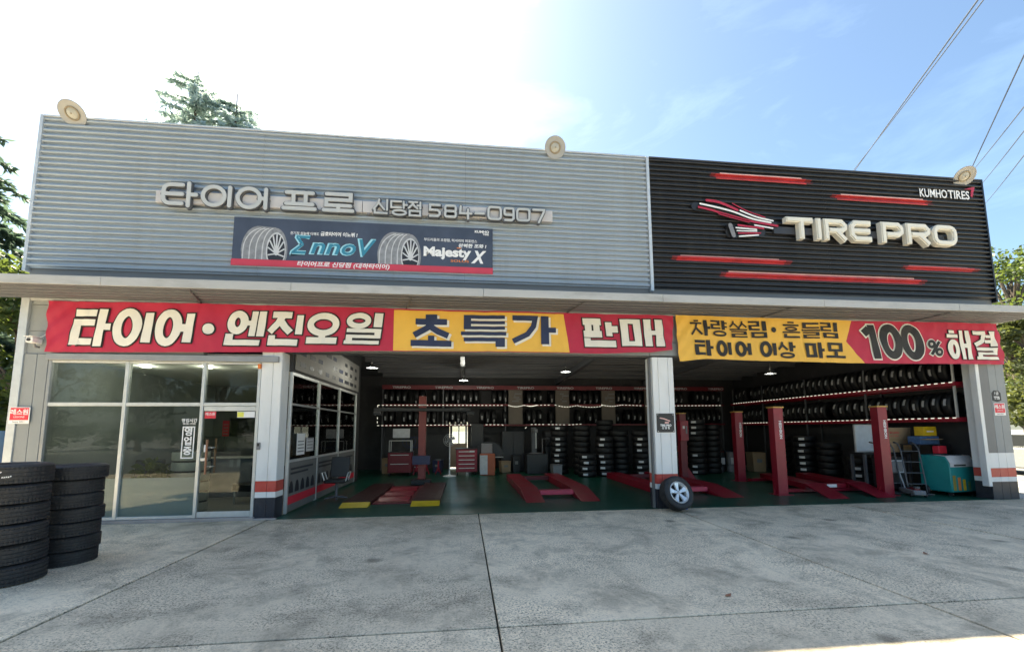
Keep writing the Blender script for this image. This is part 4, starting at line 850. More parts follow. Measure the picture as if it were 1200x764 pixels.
loc(text('shield_text', '1급', 0.09, M_PWHT, 12.53, -0.0075, 2.45, sh, 0.001, align='CENTER'), sh); loc(text('shield_text', 'TTS', 0.09, M_PWHT, 12.53, -0.0075, 2.34, sh, 0.004, align='CENTER'), sh)
pq = thing('plaque', 'black square plaque with wing emblem on the white middle pillar', 'plaque', (4.29, -0.01, 1.8))
loc(bx('plate', 4.085, 4.475, -0.016, -0.002, 1.585, 1.985, M_DARK, pq, 0.004), pq)
for pts, m, wd in (([(4.15, 1.89), (4.25, 1.87), (4.38, 1.82)], M_SPINK, .025), ([(4.26, 1.79), (4.35, 1.79)], M_SPINK, .035)):
    mb = MB(); strokes(mb, [(pts, 0)], wd, lambda x, z, l: (x, -0.0185 - l, z), sub=0); loc(build(mb, 'plaque_emblem', m, pq), pq)
loc(text('plaque_text', 'TIRE PRO', 0.06, M_PWHT, 4.28, -0.0185, 1.73, pq, 0.003, align='CENTER', width=.25), pq)
for k, ch in enumerate('신당점'): loc(text('plaque_text', ch, 0.055, M_PWHT, 4.215 + .065 * k, -0.0185, 1.675, pq, 0.002, align='CENTER'), pq)
for x, z in ((4.11, 1.96), (4.45, 1.96), (4.11, 1.61), (4.45, 1.61)): loc(build(MB().tube([(x, -0.02, z), (x, -0.016, z)], 0.009, 8), 'bolt', M_ALU, pq), pq)

# ================================================================== tyres
def tyre_profile(Ro, Ri, W, groove=True):
    h = W / 2; p = []
    p += [(Ri, -h * .72), (Ri + .02, -h * .86), (Ri + (Ro - Ri) * .5, -h * 1.0), (Ro - .035, -h * .93), (Ro - .012, -h * .82)]
    if groove:
        for k in range(4):
            z = -h * .60 + k * h * .40
            p += [(Ro, z - .012 - .02), (Ro, z - .006), (Ro - .009, z - .005), (Ro - .009, z + .005), (Ro, z + .006)]
        p += [(Ro, h * .72)]
    else: p += [(Ro, -h * .6), (Ro + .002, 0), (Ro, h * .6)]
    p += [(Ro - .012, h * .82), (Ro - .035, h * .93), (Ri + (Ro - Ri) * .5, h * 1.0), (Ri + .02, h * .86), (Ri, h * .72)]
    p += [(Ri + .012, h * .6), (Ro - .03, h * .5), (Ro - .03, -h * .5), (Ri + .012, -h * .6)]
    return p
def tyre_mesh(name, Ro, Ri, W, n, groove, m):
    mb = MB().lathe(tyre_profile(Ro, Ri, W, groove), n)
    if groove:
        out = []
        for i, v in enumerate(mb.v):
            k = i // len(tyre_profile(Ro, Ri, W, groove)); r = math.hypot(v[0], v[1])
            if r > Ro - .02 and abs(v[2]) > W * .17 and k % 3 == 0: q = (r - .005) / r; v = (v[0] * q, v[1] * q, v[2])
            elif r > Ro - .001 and abs(v[2]) <= W * .17 and (k + 1) % 6 == 0: q = (r - .004) / r; v = (v[0] * q, v[1] * q, v[2])
            out.append(v)
        mb.v = out
    return mb.mesh(name, m, True, 40)
TY_BIG = tyre_mesh('tyre', .338, .205, .215, 168, True, M_RUB); TY_MID = tyre_mesh('tyre', .322, .20, .176, 168, True, M_RUB)
TY_LOW = tyre_mesh('tyre', .325, .20, .205, 22, False, M_RUBL)
ORD = ['bottom', 'second from the bottom', 'third from the bottom', 'fourth from the bottom', 'fifth from the bottom', 'sixth from the bottom', 'top']
def stack(x, y, n, me, h, desc):
    for k in range(n):
        o = link('tyre', me); sx_ = rnd.uniform(.965, 1.02); o.scale = (sx_, sx_, 1); o.location = (x + rnd.uniform(-.022, .022), y + rnd.uniform(-.022, .022), h / 2 + k * h + .003); o.rotation_euler = (rnd.uniform(-.008, .008), rnd.uniform(-.008, .008), rnd.uniform(0, 6))
        tag(o, 'used black tyre, %s in the %s' % ('topmost' if k == n - 1 else ORD[k], desc), 'tyre', 'used tyres stacked on the forecourt')
        if desc.startswith('wide') and k == n - 1:
            # chalk writing on the topmost tyre
            for q in range(7):
                u = -1.15 - o.rotation_euler.z + q * .045; zz = (.02 if q < 2 else -.03) + rnd.uniform(-.006, .006)
                mb = MB(); r = .3395
                mb.add([(r * math.cos(u), r * math.sin(u), zz), (r * math.cos(u + .03), r * math.sin(u + .03), zz + .004), (r * math.cos(u + .03), r * math.sin(u + .03), zz + .018), (r * math.cos(u), r * math.sin(u), zz + .014)], [(0, 1, 2, 3)])
                build(mb, 'chalk_mark', M_PWHT, o)
stack(-5.10, -3.16, 6, TY_BIG, .217, 'wide stack in front')
stack(-5.07, -2.44, 7, TY_MID, .176, 'narrower seven-tyre stack behind')
# alloy wheel leaning on the middle pillar
WH = thing('alloy_wheel', 'five spoke silver alloy wheel with tyre leaning on the white middle pillar', 'wheel', (4.31, -0.30, 0.355))
ax = Vector((0.20, -0.92, 0.36)).normalized()
WH.rotation_euler = (ax.to_track_quat('Z', 'Y') @ Euler((0, 0, .35)).to_quaternion()).to_euler()
build(MB().lathe(tyre_profile(.338, .205, .22, True), 56), 'tyre', M_RUB, WH, True, ang=40)
rim = build(MB().lathe([(.207, -.085), (.222, -.09), (.222, -.078), (.195, -.06), (.185, .0), (.195, .06), (.215, .078), (.222, .092), (.212, .098), (.196, .084), (.18, .05), (.172, .0), (.18, -.05)], 56), 'rim', M_RIM, WH, True)
build(MB().lathe([(0.0, -.01), (.178, -.01), (.178, -.03), (0, -.03)], 40, closed=False), 'brake_shadow_disc', M_DARK, rim)
for k in range(5):
    u = k * 2 * PI / 5; c, s_ = math.cos(u), math.sin(u)
    def rp(r, a, z): return (r * c - a * s_, r * s_ + a * c, z)
    mb = MB(); vs = []
    for r, hw, z in ((.03, .030, .062), (.09, .034, .064), (.15, .050, .072), (.198, .066, .082)):
        vs += [rp(r, -hw, z - .030), rp(r, -hw * .78, z), rp(r, hw * .78, z), rp(r, hw, z - .030)]
    fs = []
    for i in range(3):
        for j in range(3): fs.append((i * 4 + j, i * 4 + j + 1, (i + 1) * 4 + j + 1, (i + 1) * 4 + j))
    build(mb.add(vs, fs), 'spoke', M_RIM, rim, True, ang=50)
    build(MB().tube([rp(.045, .028, .060), rp(.045, .028, .068)], .008, 8), 'nut_hole', M_DARK, rim)
build(MB().lathe([(0, .070), (.028, .069), (.040, .062), (.042, .04), (0, .04)], 20, closed=False), 'hub_cap', mat('hub', (0.5, 0.5, 0.51), 0.35, 0.4), rim, True)
bt = thing('spray_bottle', 'small blue bottle on the ground behind the leaning alloy wheel', 'bottle', (4.60, -0.10, 0))
build(MB().lathe([(0, 0.0), (.035, 0.0), (.035, .13), (.014, .17), (.014, .2), (0, .2)], 14, closed=False), 'bottle_body', mat('blue_plastic', (0.03, 0.12, 0.45), 0.3), bt, True)
build(MB().lathe([(0, .2), (.018, .2), (.018, .23), (0, .23)], 12, closed=False), 'bottle_cap', M_PWHT, bt)

# ------------------------------------------------------------------ tyre racks inside
LBL_ARC = MB()
for k in range(4):
    u0 = -.02 + k * .13; u1 = u0 + .13; r = .329
    LBL_ARC.add([(r * math.cos(u0), r * math.sin(u0), -.030), (r * math.cos(u1), r * math.sin(u1), -.030), (r * math.cos(u1), r * math.sin(u1), .030), (r * math.cos(u0), r * math.sin(u0), .030)], [(0, 1, 2, 3)])
LBL_ME = LBL_ARC.mesh('label_strip', mat('tread_tag', (0.40, 0.41, 0.42), 0.6, 0, 0.12, 30))
LBL2 = MB()
for k in range(4):
    u0 = -.26 + k * .13; u1 = u0 + .13; r = .329
    LBL2.add([(r * math.cos(u0), r * math.sin(u0), -.045), (r * math.cos(u1), r * math.sin(u1), -.045), (r * math.cos(u1), r * math.sin(u1), .030), (r * math.cos(u0), r * math.sin(u0), .030)], [(0, 1, 2, 3)])
LBL2_ME = LBL2.mesh('label_strip', mat('stack_label', (0.72, 0.73, 0.74), 0.6, 0, 0.12, 30))
def rack_tyre(x, y, z, axis, label, group, lab=True):
    o = link('tyre', TY_LOW); o.location = (x, y, z + .322)
    # tyre axis along X (back wall) or Y (side wall); local +x (label side) points to the aisle
    if axis == 'x': o.rotation_euler = Matrix(((0, 0, 1), (-1, 0, 0), (0, -1, 0))).to_euler()
    else: o.rotation_euler = Matrix(((-1, 0, 0), (0, 0, 1), (0, 1, 0))).to_euler()
    q = o.rotation_euler.to_quaternion() @ Euler((rnd.uniform(-.03, .03), rnd.uniform(-.04, .04), rnd.uniform(-.12, .12))).to_quaternion(); o.rotation_euler = q.to_euler()
    tag(o, label, 'tyre', group)
    if lab:
        c = link('label_strip', LBL_ME, o); c.rotation_euler = (0, 0, (rnd.uniform(-.2, .5) if axis == 'x' else rnd.uniform(-.3, .2)))
    return o
def dashes(pts, step=.165, ln=.080, h=.022, nrm=(0, -1, 0)):
    mb = MB(); P = [Vector(p) for p in pts]; nv = Vector(nrm)
    for A, Bp in zip(P, P[1:]):
        d = Bp - A; n = max(1, int(d.length / step)); e = d.normalized()
        upv = nv.cross(e).normalized() * h / 2
        for k in range(n):
            a = A + e * (k * step); b = a + e * ln
            f = [a - upv, b - upv, b + upv, a + upv]
            mb.add([p for p in f] + [p + nv * .006 for p in f], [(4, 5, 6, 7), (0, 3, 2, 1), (0, 1, 5, 4), (1, 2, 6, 5), (2, 3, 7, 6), (3, 0, 4, 7)])
    return mb
M_DASH = mat('dash_strip', (0.85, 0.85, 0.82), 0.45, emit=0.22)  # white dashes along the shelves, with a little emission of their own
BK = thing('tyre_rack', 'long dark tyre rack along the back wall under a red header', 'rack', (3.0, 9.9, 0))
for z in (1.86, 2.72): loc(bx('shelf_beam', -3.4, 11.8, 9.50, 9.54, z - .035, z + .035, M_DRED, BK), BK); loc(bx('shelf_beam', -3.4, 11.8, 10.05, 10.09, z - .035, z + .035, M_DRED, BK), BK)
for x in (-3.4, -0.9, 1.75, 4.2, 6.4, 8.9, 11.7): loc(bx('upright', x, x + .05, 9.56, 10.08, 0 if not -1 < x < .2 else 1.8, 3.4, M_STEEL, BK), BK)
loc(bx('header', -3.4, 11.8, 9.46, 9.50, 3.37, 3.55, M_DRED, BK), BK)
for k in range(9): loc(text('header_text', 'TIREPRO', 0.13, M_PLIGHT, -2.6 + k * 1.75, 9.452, 3.45, BK, 0.003, align='CENTER', width=.75), BK)
for x in (1.9, 3.95, 6.02, 8.0):
    c = loc(bx('display_column', x, x + .6, 9.40, 9.50, 1.90, 3.36, M_WOODP, BK), BK)
    for q in range(5): bx('column_print', x + .1 + .4 * rnd.random() * .6, x + .2 + .4 * rnd.random(), 9.392, 9.398, 2.85 + q * .08, 2.9 + q * .08, M_GREYP, c)
o = loc(build(dashes([(-3.55, 9.44, 2.70), (1.85, 9.44, 2.70)]).add([], []), 'dash_strip', M_DASH, BK), BK); o['kind'] = 'stuff'
def swag(x0, x1, z, dip): return [(x0 + (x1 - x0) * k / 8, 9.37, z - dip * math.sin(PI * k / 8)) for k in range(9)]
o = loc(build(dashes(swag(1.87, 2.55, 2.70, .06) + swag(2.6, 3.1, 2.70, .04)[1:] + [(3.9, 9.37, 2.72)] + swag(3.95, 4.9, 2.70, .07)[1:] + swag(5.0, 6.0, 2.66, .04) + swag(6.0, 6.9, 2.72, .06) + [(8.0, 9.37, 2.68), (11.7, 9.37, 2.7)]), 'dash_strip', M_DASH, BK), BK); o['kind'] = 'stuff'
o = loc(build(dashes([(-3.55, 9.44, 2.70), (-3.55, 9.44, 1.86), (-0.4, 9.44, 1.88), (1.6, 9.44, 1.88), (1.85, 9.4, 1.80)]), 'dash_strip', M_DASH, BK), BK); o['kind'] = 'stuff'
o = loc(build(dashes([(2.6, 9.4, 1.72), (2.85, 9.4, 1.88), (3.6, 9.4, 1.88), (4.5, 9.4, 1.86), (5.3, 9.4, 1.90)]) .add([], []), 'dash_strip', M_DASH, BK), BK); o['kind'] = 'stuff'
for zi, z in enumerate((1.895, 2.755)):
    x = -3.25; cnt = 0
    while x < 11.6:
        gap = any(a - .1 < x < a + .7 for a in (1.9, 3.95, 6.02, 8.0)) or (-1.0 < x < -.75)
        if not gap and rnd.random() < .88:
            cnt += 1; rack_tyre(x, 9.80, z, 'x', '%s tyre from the office side on the %s back wall shelf' % (ordinal(cnt), ('lower', 'upper')[zi]), ('lower', 'upper')[zi] + ' back shelf tyres')
        x += .245 + rnd.choice((0, 0, 0, .02))
RK = thing('tyre_rack', 'tall red beamed tyre rack along the side wall beyond the four-post lift', 'rack', (12.4, 5, 0))
for z in (1.85, 2.73):
    loc(bx('shelf_beam', 12.05, 12.10, 0.45, 9.4, z - .05, z + .05, M_RED, RK), RK); loc(bx('shelf_beam', 12.70, 12.75, 0.45, 9.4, z - .05, z + .05, M_RED, RK), RK); loc(bx('shelf_end', 12.10, 12.70, 0.45, 0.50, z - .05, z + .05, M_RED, RK), RK)
    o = loc(build(dashes([(12.04, 0.5, z + .04), (12.04, 9.35, z + .04)], nrm=(-1, 0, 0)), 'dash_strip', M_DASH, RK), RK); o['kind'] = 'stuff'
for y in (0.52, 2.9, 5.2, 7.4, 9.3): loc(bx('upright', 12.11, 12.15, y, y + .04, 0.0 if y > 1 else 1.8, 3.4, M_ALU if y < 1 else M_STEEL, RK), RK); loc(bx('upright', 12.70, 12.74, y + .045, y + .085, 0.0, 3.4, M_STEEL, RK), RK)
for zi, z in enumerate((1.905, 2.785)):
    y = 0.78; cnt = 0
    while y < 9.1:
        if rnd.random() < .9: cnt += 1; rack_tyre(12.42, y, z, 'y', '%s tyre from the forecourt on the %s shelf of the red side rack' % (ordinal(cnt), ('lower', 'upper')[zi]), ('lower', 'upper')[zi] + ' side shelf tyres')
        y += .25
# stacks of new tyres on the workshop floor
def new_stack(x, y, n, desc, labels=True, rz=-2.0):
    for k in range(n):
        o = link('tyre', TY_LOW); o.location = (x + rnd.uniform(-.015, .015), y + rnd.uniform(-.015, .015), .11 + k * .2)
        o.rotation_euler = (0, 0, 0); tag(o, '%s tyre in floor stack %s' % (('bottom', 'second', 'third', 'fourth', 'fifth', 'sixth', 'seventh', 'eighth', 'ninth', 'tenth')[k] if k < n - 1 else 'topmost', desc), 'tyre', 'floor stack ' + desc)
        if labels and rnd.random() < .9: c = link('label_strip', LBL2_ME, o); c.rotation_euler = (0, 0, rz + rnd.uniform(-.12, .12))
for x, y, n, d, r in ((4.35, 6.2, 4, 'of four behind the twin red ramps', -2.05), (5.05, 6.35, 7, 'of seven beside the four-tyre stack', -2.1), (5.72, 6.6, 8, 'between the seven-tyre and eight-tyre stacks', None), (6.42, 6.3, 8, 'of eight directly behind the middle pillar', -2.15), (3.60, 7.3, 9, 'close to the tyre changer', -2.0), (4.40, 7.0, 9, 'behind the four-tyre stack', None), (5.4, 7.3, 10, 'against the back rack, ten high', None), (8.55, 6.3, 10, 'behind the lift control column', -2.3), (7.75, 6.5, 4, 'of four near the lift control column', -2.25), (9.3, 6.6, 9, 'between the two rear lift posts', None), (11.45, 2.6, 4, 'below the red side rack', -2.6), (11.4, 3.6, 6, 'under the side rack, second along', None), (11.45, 4.6, 7, 'under the side rack, third along', -2.6), (11.45, 5.7, 7, 'under the side rack, fourth along', None)):
    new_stack(x, y, n, d, r is not None, r or 0)

# ================================================================== lifts
def runway(mb, x0, x1, y0, y1, z, ramp):
    return mb.prism([(y0, .012), (y0 + ramp, z), (y1, z), (y1, .012)], x0, x1, 'x')
A1 = thing('alignment_lift', 'low dark red alignment lift with yellow plates at its front ends', 'lift', (-1.6, 2.6, 0))
for x0, x1 in ((-2.65, -2.05), (-1.15, -0.52)):
    rw = loc(build(MB().box(x0, x1, 1.28, 4.6, .01, .085), 'runway', mat('oily_dark_red', (0.05, 0.007, 0.010), 0.4, dirt=.4), A1, bev=.006), A1); build(runway(MB(), x0 + .005, x1 - .005, 0.95, 1.272, .08, .31), 'yellow_plate', M_YEL, rw)
loc(bx('centre_tray', -2.03, -1.17, 1.35, 4.4, .008, .03, M_DRED, A1), A1)
for k in range(3): loc(build(MB().prism([(1.6 + k * .8, .032), (1.75 + k * .8, .10), (2.05 + k * .8, .10), (2.2 + k * .8, .032)], -1.95, -1.25, 'x'), 'cross_step', M_RED, A1), A1)
A2 = thing('scissor_lift', 'red scissor lift with twin ramps in the bay left of the middle pillar', 'lift', (2.3, 3.5, 0))
for x0, x1 in ((1.42, 1.86), (2.70, 3.16)): loc(build(runway(MB(), x0, x1, 1.05, 5.6, .20, 1.1), 'runway', M_RED, A2, bev=.006), A2)
loc(bx('cross_bar', 1.865, 2.695, 1.75, 1.95, .07, .18, M_PINK, A2, .01), A2); loc(bx('cross_bar', 1.865, 2.695, 4.9, 5.1, .07, .18, M_DRED, A2), A2)
A3 = thing('scissor_lift', 'red scissor lift with ramps partly hidden by the middle pillar', 'lift', (5.7, 3.5, 0))
for x0, x1 in ((4.85, 5.30), (6.20, 6.72)): loc(build(runway(MB(), x0, x1, 1.05, 5.6, .20, 1.1), 'runway', M_RED, A3, bev=.006), A3)
loc(bx('cross_bar', 5.305, 6.195, 1.75, 1.95, .07, .18, M_PINK, A3, .01), A3); loc(bx('cross_bar', 5.305, 6.195, 4.9, 5.1, .07, .18, M_DRED, A3), A3)
A4 = thing('four_post_lift', 'bright red four-post car lift with runways in the bay beside the outer pillar', 'lift', (9.2, 3.3, 0))
def lift_post(x, y, h=2.17):
    p = loc(build(MB().prism([(x - .13, y - .10), (x + .13, y - .10), (x + .13, y + .10), (x + .05, y + .10), (x + .05, y + .06), (x - .05, y + .06), (x - .05, y + .10), (x - .13, y + .10)], .02, h, 'z'), 'post', M_RED, A4, bev=.006), A4)
    bx('post_cap', x - .15, x + .15, y - .12, y + .12, h, h + .035, mat('cap_gold', (0.55, 0.33, 0.08), 0.5), p, .004)
    bx('base_plate', x - .20, x + .20, y - .18, y + .18, .007, .022, M_RED, p)
    build(MB().prism([(x - .13, .023), (x - .19, .023), (x - .13, .25)], y - .01, y + .01), 'gusset', M_RED, p); build(MB().prism([(x + .13, .023), (x + .19, .023), (x + .13, .25)], y - .01, y + .01), 'gusset', M_RED, p)
    t_ = text('post_text', 'HESHBON', 0.10, M_PWHT, x + .03, y - .104, h - .55, p, 0.003, align='CENTER'); t_.rotation_euler = (PI / 2, PI / 2, 0)
    return p
for x, y in ((7.92, 1.38), (10.40, 0.95), (8.74, 4.15)): lift_post(x, y)
SK = 0.25
def skew(o):
    for v in o.data.vertices: v.co.x += SK * (v.co.y - 0.6)
    return o
for x0, x1 in ((8.50, 9.02), (9.74, 10.24)):
    rw = skew(loc(build(MB().box(x0, x1, 1.55, 4.1, .10, .24, ), 'runway', M_RED, A4, bev=.006), A4))
    skew(build(MB().prism([(0.55, .012), (0.60, .03), (1.54, .235), (1.54, .19)], x0 + .004, x1 - .004, 'x'), 'approach_ramp', M_RED, rw))
loc(bx('cross_beam', 8.06, 10.5, 1.57, 1.77, .03, .097, M_RED, A4), A4); loc(bx('cross_beam', 8.9, 11.0, 3.85, 4.05, .03, .097, M_RED, A4), A4)
loc(bx('cross_beam', 9.29, 9.96, 1.60, 1.70, .11, .22, M_RED, A4), A4); loc(bx('maker_plate', 9.40, 9.68, 1.592, 1.598, .125, .205, M_PWHT, A4), A4)
loc(bx('control_post', 7.05, 7.27, 4.63, 4.83, .01, 2.15, M_DRED, A4, .008), A4); cb = loc(bx('control_box', 6.95, 7.22, 4.40, 4.62, 1.28, 1.92, M_RED, A4, .01), A4)
bx('switch', 7.02, 7.09, 4.385, 4.398, 1.66, 1.75, M_PWHT, cb); bx('display', 7.12, 7.17, 4.385, 4.398, 1.5, 1.75, M_GREYP, cb); loc(bx('post_cap', 7.04, 7.28, 4.62, 4.84, 2.152, 2.18, mat('cap_gold', (0.55, .33, .08)), A4), A4)
loc(build(MB().prism([(7.27, .02), (7.57, .02), (7.27, .45)], 4.70, 4.74), 'gusset', M_RED, A4), A4)
WA = thing('wheel_aligner', 'dark red wheel aligner post with a long horizontal camera beam', 'wheel aligner', (-1.28, 4.9, 0))
loc(bx('column', -1.40, -1.18, 4.85, 5.05, .16, 2.72, mat('aligner_red', (0.26, 0.05, 0.045), 0.45), WA, .01), WA); loc(bx('base', -1.58, -1.0, 4.68, 5.2, .01, .158, M_DARK, WA, .01), WA)
bm = loc(bx('camera_beam', -2.75, 0.2, 4.72, 4.84, 2.24, 2.34, M_DARK, WA, .01), WA)
for x in (-2.75, 0.08): bx('camera_head', x, x + .24, 4.66, 4.86, 2.12, 2.235, M_DARK, bm, .01)
loc(bx('clamp_rest', -1.55, -1.02, 4.62, 4.845, .62, .88, mat('aligner_blue', (0.03, 0.04, 0.10), 0.5), WA, .01), WA); loc(bx('column_band', -1.405, -1.175, 4.845, 4.849, 2.42, 2.46, M_PLIGHT, WA), WA)

# ================================================================== workshop equipment
def cart(x, y, w_, d_, h, m, label, drawers=4, name='tool_cart'):
    t = thing(name, label, 'tool cart', (x, y, 0)); 
    build(MB().box(0, w_, 0, d_, .12, h), 'cabinet', m, t, bev=.01); build(MB().box(-.02, w_ + .02, -.02, d_ + .02, h + .002, h + .03), 'top_tray', M_DARK, t, bev=.006)
    for k in range(drawers):
        z0 = .16 + (h - .2) * k / drawers; dr = bx('drawer', .03, w_ - .03, -.015, -.002, z0, z0 + (h - .2) / drawers - .02, m, t, .004); bx('drawer_handle', .1, w_ - .1, -.03, -.017, z0 + (h - .2) / drawers - .055, z0 + (h - .2) / drawers - .035, M_ALU, dr)
    for cx in (.06, w_ - .06):
        for cy in (.06, d_ - .06): build(MB().tube([(cx - .02, cy, .06), (cx + .02, cy, .06)], .05, 12), 'castor', M_DARK, t, True)
    return t
c1 = cart(-2.75, 7.4, .85, .5, .85, M_DRED, 'red tool trolley with open wire top in front of the aligner wall', 2)
for x in (0.04, .81): build(MB().tube([(x, .45, .88), (x, .45, 1.28), (x, .05, 1.28), (x, .05, .88)], .014, 8), 'frame_tube', M_ALU, c1, True)
build(MB().tube([(0.04, .05, 1.28), (.81, .05, 1.28)], .014, 8), 'frame_tube', M_ALU, c1, True); bx('monitor', .12, .74, .28, .33, 1.38, 1.72, M_PLIGHT, c1, .01)
c2 = cart(-0.28, 7.3, .78, .48, .95, M_RED, 'red drawer cabinet standing beside the pedestal fan', 5); bx('name_plate', .5, .68, -.02, -.016, .84, .9, M_PLIGHT, c2)
c3 = cart(-1.95, 7.9, .55, .45, .7, M_DRED, 'low dark red parts cabinet behind the aligner post', 3)
FN = thing('pedestal_fan', 'white pedestal fan standing before the red drawer cabinet', 'fan', (-0.50, 7.0, 0))
build(MB().lathe([(0, 0.01), (.24, .01), (.24, .03), (.05, .06), (.03, .1), (0, .1)], 28, closed=False), 'fan_base', M_PWHT, FN, True); build(MB().tube([(0, 0, .1), (0, 0, 1.2)], .022, 10), 'fan_pole', M_PWHT, FN, True)
fh = build(MB().lathe([(0, -.02), (.07, -.02), (.08, .15), (0, .18)], 20, (0, .0, 1.3), Matrix.Rotation(-PI / 2, 3, 'X') @ Matrix.Identity(3), False), 'fan_motor', M_GREYP, FN, True)
for rr_ in (.10, .16, .22): build(MB().lathe([(rr_ + .004 * math.cos(q * PI / 3), .004 * math.sin(q * PI / 3)) for q in range(6)], 28, (0, -.07, 1.3), Matrix.Rotation(PI / 2, 3, 'X')), 'fan_guard_ring', M_ALU, FN, True)
for k in range(4):
    u = k * PI / 2 + .4; mb = MB(); mb.add([(.03 * math.cos(u), -.04, 1.3 + .03 * math.sin(u)), (.2 * math.cos(u - .25), -.06, 1.3 + .2 * math.sin(u - .25)), (.2 * math.cos(u + .35), -.02, 1.3 + .2 * math.sin(u + .35)), (.03 * math.cos(u + 1), -.04, 1.3 + .03 * math.sin(u + 1))], [(0, 1, 2, 3)]); build(mb, 'fan_blade', M_GREYP, FN)
TC = thing('tyre_changer', 'dark tyre changing machine with upright arm behind the twin red ramps', 'tyre changer', (2.75, 7.6, 0))
build(MB().box(-.40, .40, -.35, .35, .01, .75), 'machine_body', M_DARK, TC, bev=.02); build(MB().lathe([(0, .78), (.24, .78), (.27, .76), (.27, .755), (0, .755)], 28, (0, 0, 0), None, False), 'turntable', M_GREYP, TC, True)
build(MB().box(-.09, .09, .36, .54, .01, 1.75), 'arm_column', M_STEEL, TC, bev=.01); build(MB().box(-.06, .06, -.15, .355, 1.55, 1.68), 'swing_arm', M_GREYP, TC, bev=.01); build(MB().tube([(0, -.08, 1.548), (0, -.08, .95)], .025, 10), 'mount_bar', M_ALU, TC, True); build(MB().tube([(.3, 0.2, .76), (.3, .2, 1.3), (.6, .2, 1.32)], .02, 8), 'helper_arm', M_GREYP, TC, True)
WB = thing('wheel_balancer', 'white and orange wheel balancer near the rear door', 'wheel balancer', (0.85, 7.3, 0))
build(MB().box(-.25, .30, -.25, .25, .01, .78), 'cabinet', mat('balancer_orange', (0.42, 0.10, 0.04), 0.5), WB, bev=.02); build(MB().box(-.26, .02, -.262, -.252, .05, .74), 'front_panel', M_PLIGHT, WB); build(MB().box(-.2, .22, .05, .2, .782, 1.15), 'display_head', M_GREYP, WB, bev=.02)
build(MB().prism([(.32 + .0, .62)] + [(.1 + .55 * math.cos(q * PI / 10), .72 + .5 * math.sin(q * PI / 10)) for q in range(11)], .26, .30), 'wheel_guard', M_DARK, WB); build(MB().tube([(.3, 0, .65), (.62, 0, .65)], .02, 10), 'shaft', M_ALU, WB, True)
SR = thing('storage_cabinet', 'tall black storage cabinet beside the rear door', 'cabinet', (0.3, 8.6, 0)); build(MB().box(0, .5, 0, .6, .01, 1.9), 'carcass', M_DARK, SR, bev=.01); bx('cabinet_door', .02, .48, -.02, -.002, .06, 1.86, M_DARK, SR, .006)
for x in (1.55, 3.3):
    cb_ = thing('storage_cabinet', 'black workshop cabinet under the back rack, %s the tyre changer' % ('between the balancer and' if x < 2 else 'right behind'), 'cabinet', (x, 8.6, 0)); build(MB().box(0, .9, 0, .5, .01, 1.6), 'carcass', M_DARK, cb_, bev=.01); bx('cabinet_door', .03, .44, -.018, -.002, .05, 1.55, M_STEEL if x > 3 else M_DARK, cb_, .005); bx('cabinet_door', .46, .87, -.018, -.002, .05, 1.55, M_DARK, cb_, .005)
# right-hand bay clutter
TL = thing('refrigerant_machine', 'teal refrigerant service machine on castors beside the outer pillar', 'machine', (12.05, 0.85, 0), rotz=0.12)
build(MB().prism([(-.32, .10), (-.32, .78), (-.24, .95), (.32, .98), (.32, .10)], -.42, .42, 'x'), 'machine_body', M_TEAL, TL, bev=.02)
build(MB().prism([(-.335, .70), (-.335, .80), (-.25, .965), (-.02, .978), (-.02, .972), (-.245, .955), (-.325, .795), (-.325, .70)], -.41, .40, 'x'), 'control_panel', M_PLIGHT, TL)
for k in range(3): build(MB().lathe([(0, .012), (.06, .012), (.07, 0), (0, 0)], 18, (-.22 + .22 * k, -.13, .974), Matrix.Rotation(.05, 3, 'X'), False), 'gauge', M_DARK, TL, True)
build(MB().box(-.30, .10, -.336, -.3355, .72, .76), 'print_strip', M_DARK, TL)
for k, m in enumerate((mat('print_mustard', (0.35, 0.24, 0.04), 0.5), M_PORANGE, M_YEL, mat('print_olive', (0.12, 0.25, 0.10), 0.5))): build(MB().box(-.36 + .16 * k, -.27 + .16 * k, -.3245, -.3215, .14, .50 - .05 * k), 'print_strip', m, TL)
for cx in (-.33, .33):
    for cy in (-.24, .24): build(MB().tube([(cx - .02, cy, .055), (cx + .02, cy, .055)], .048, 12), 'castor', M_DARK, TL, True)
build(MB().tube([(.43, -.2, .85), (.50, -.1, .7), (.47, .1, .5), (.44, .25, .3)], .02, 8), 'hose', M_DARK, TL, True)
yb = thing('yellow_box', 'yellow carton lying on clutter above the teal machine', 'box', (12.10, 1.30, 1.44)); build(MB().box(-.19, .19, -.12, .12, 0, .24), 'carton', M_YEL, yb, bev=.006); bx('carton_label', -.1, .1, -.123, -.1205, .10, .13, M_PWHT, yb)
ub = thing('utility_shelf', 'small wall shelf stand behind the teal machine', 'shelf', (12.1, 1.35, 0)); build(MB().box(-.45, .5, -.22, .25, 1.20, 1.225), 'shelf_board', M_DARK, ub); build(MB().box(-.45, -.41, .2, .24, 0.01, 1.2), 'leg', M_DARK, ub); build(MB().box(.46, .5, .2, .24, 0.01, 1.2), 'leg', M_DARK, ub); build(MB().box(-.45, -.41, -.22, -.18, 0.01, 1.2), 'leg', M_DARK, ub); build(MB().box(.46, .5, -.22, -.18, 0.01, 1.2), 'leg', M_DARK, ub)
pbx = thing('parts_carton', 'open blue and white parts carton under the yellow carton', 'box', (12.02, 1.32, 1.226)); build(MB().box(-.26, .30, -.16, .16, 0, .205), 'carton', mat('blue_carton', (0.06, 0.14, 0.30), 0.6, var=.3, scale=14), pbx, bev=.006); build(MB().prism([(-.30, .12), (.20, .12), (.26, .14), (-.24, .14)], -.30, -.165), 'carton_flap', M_CARD, pbx)
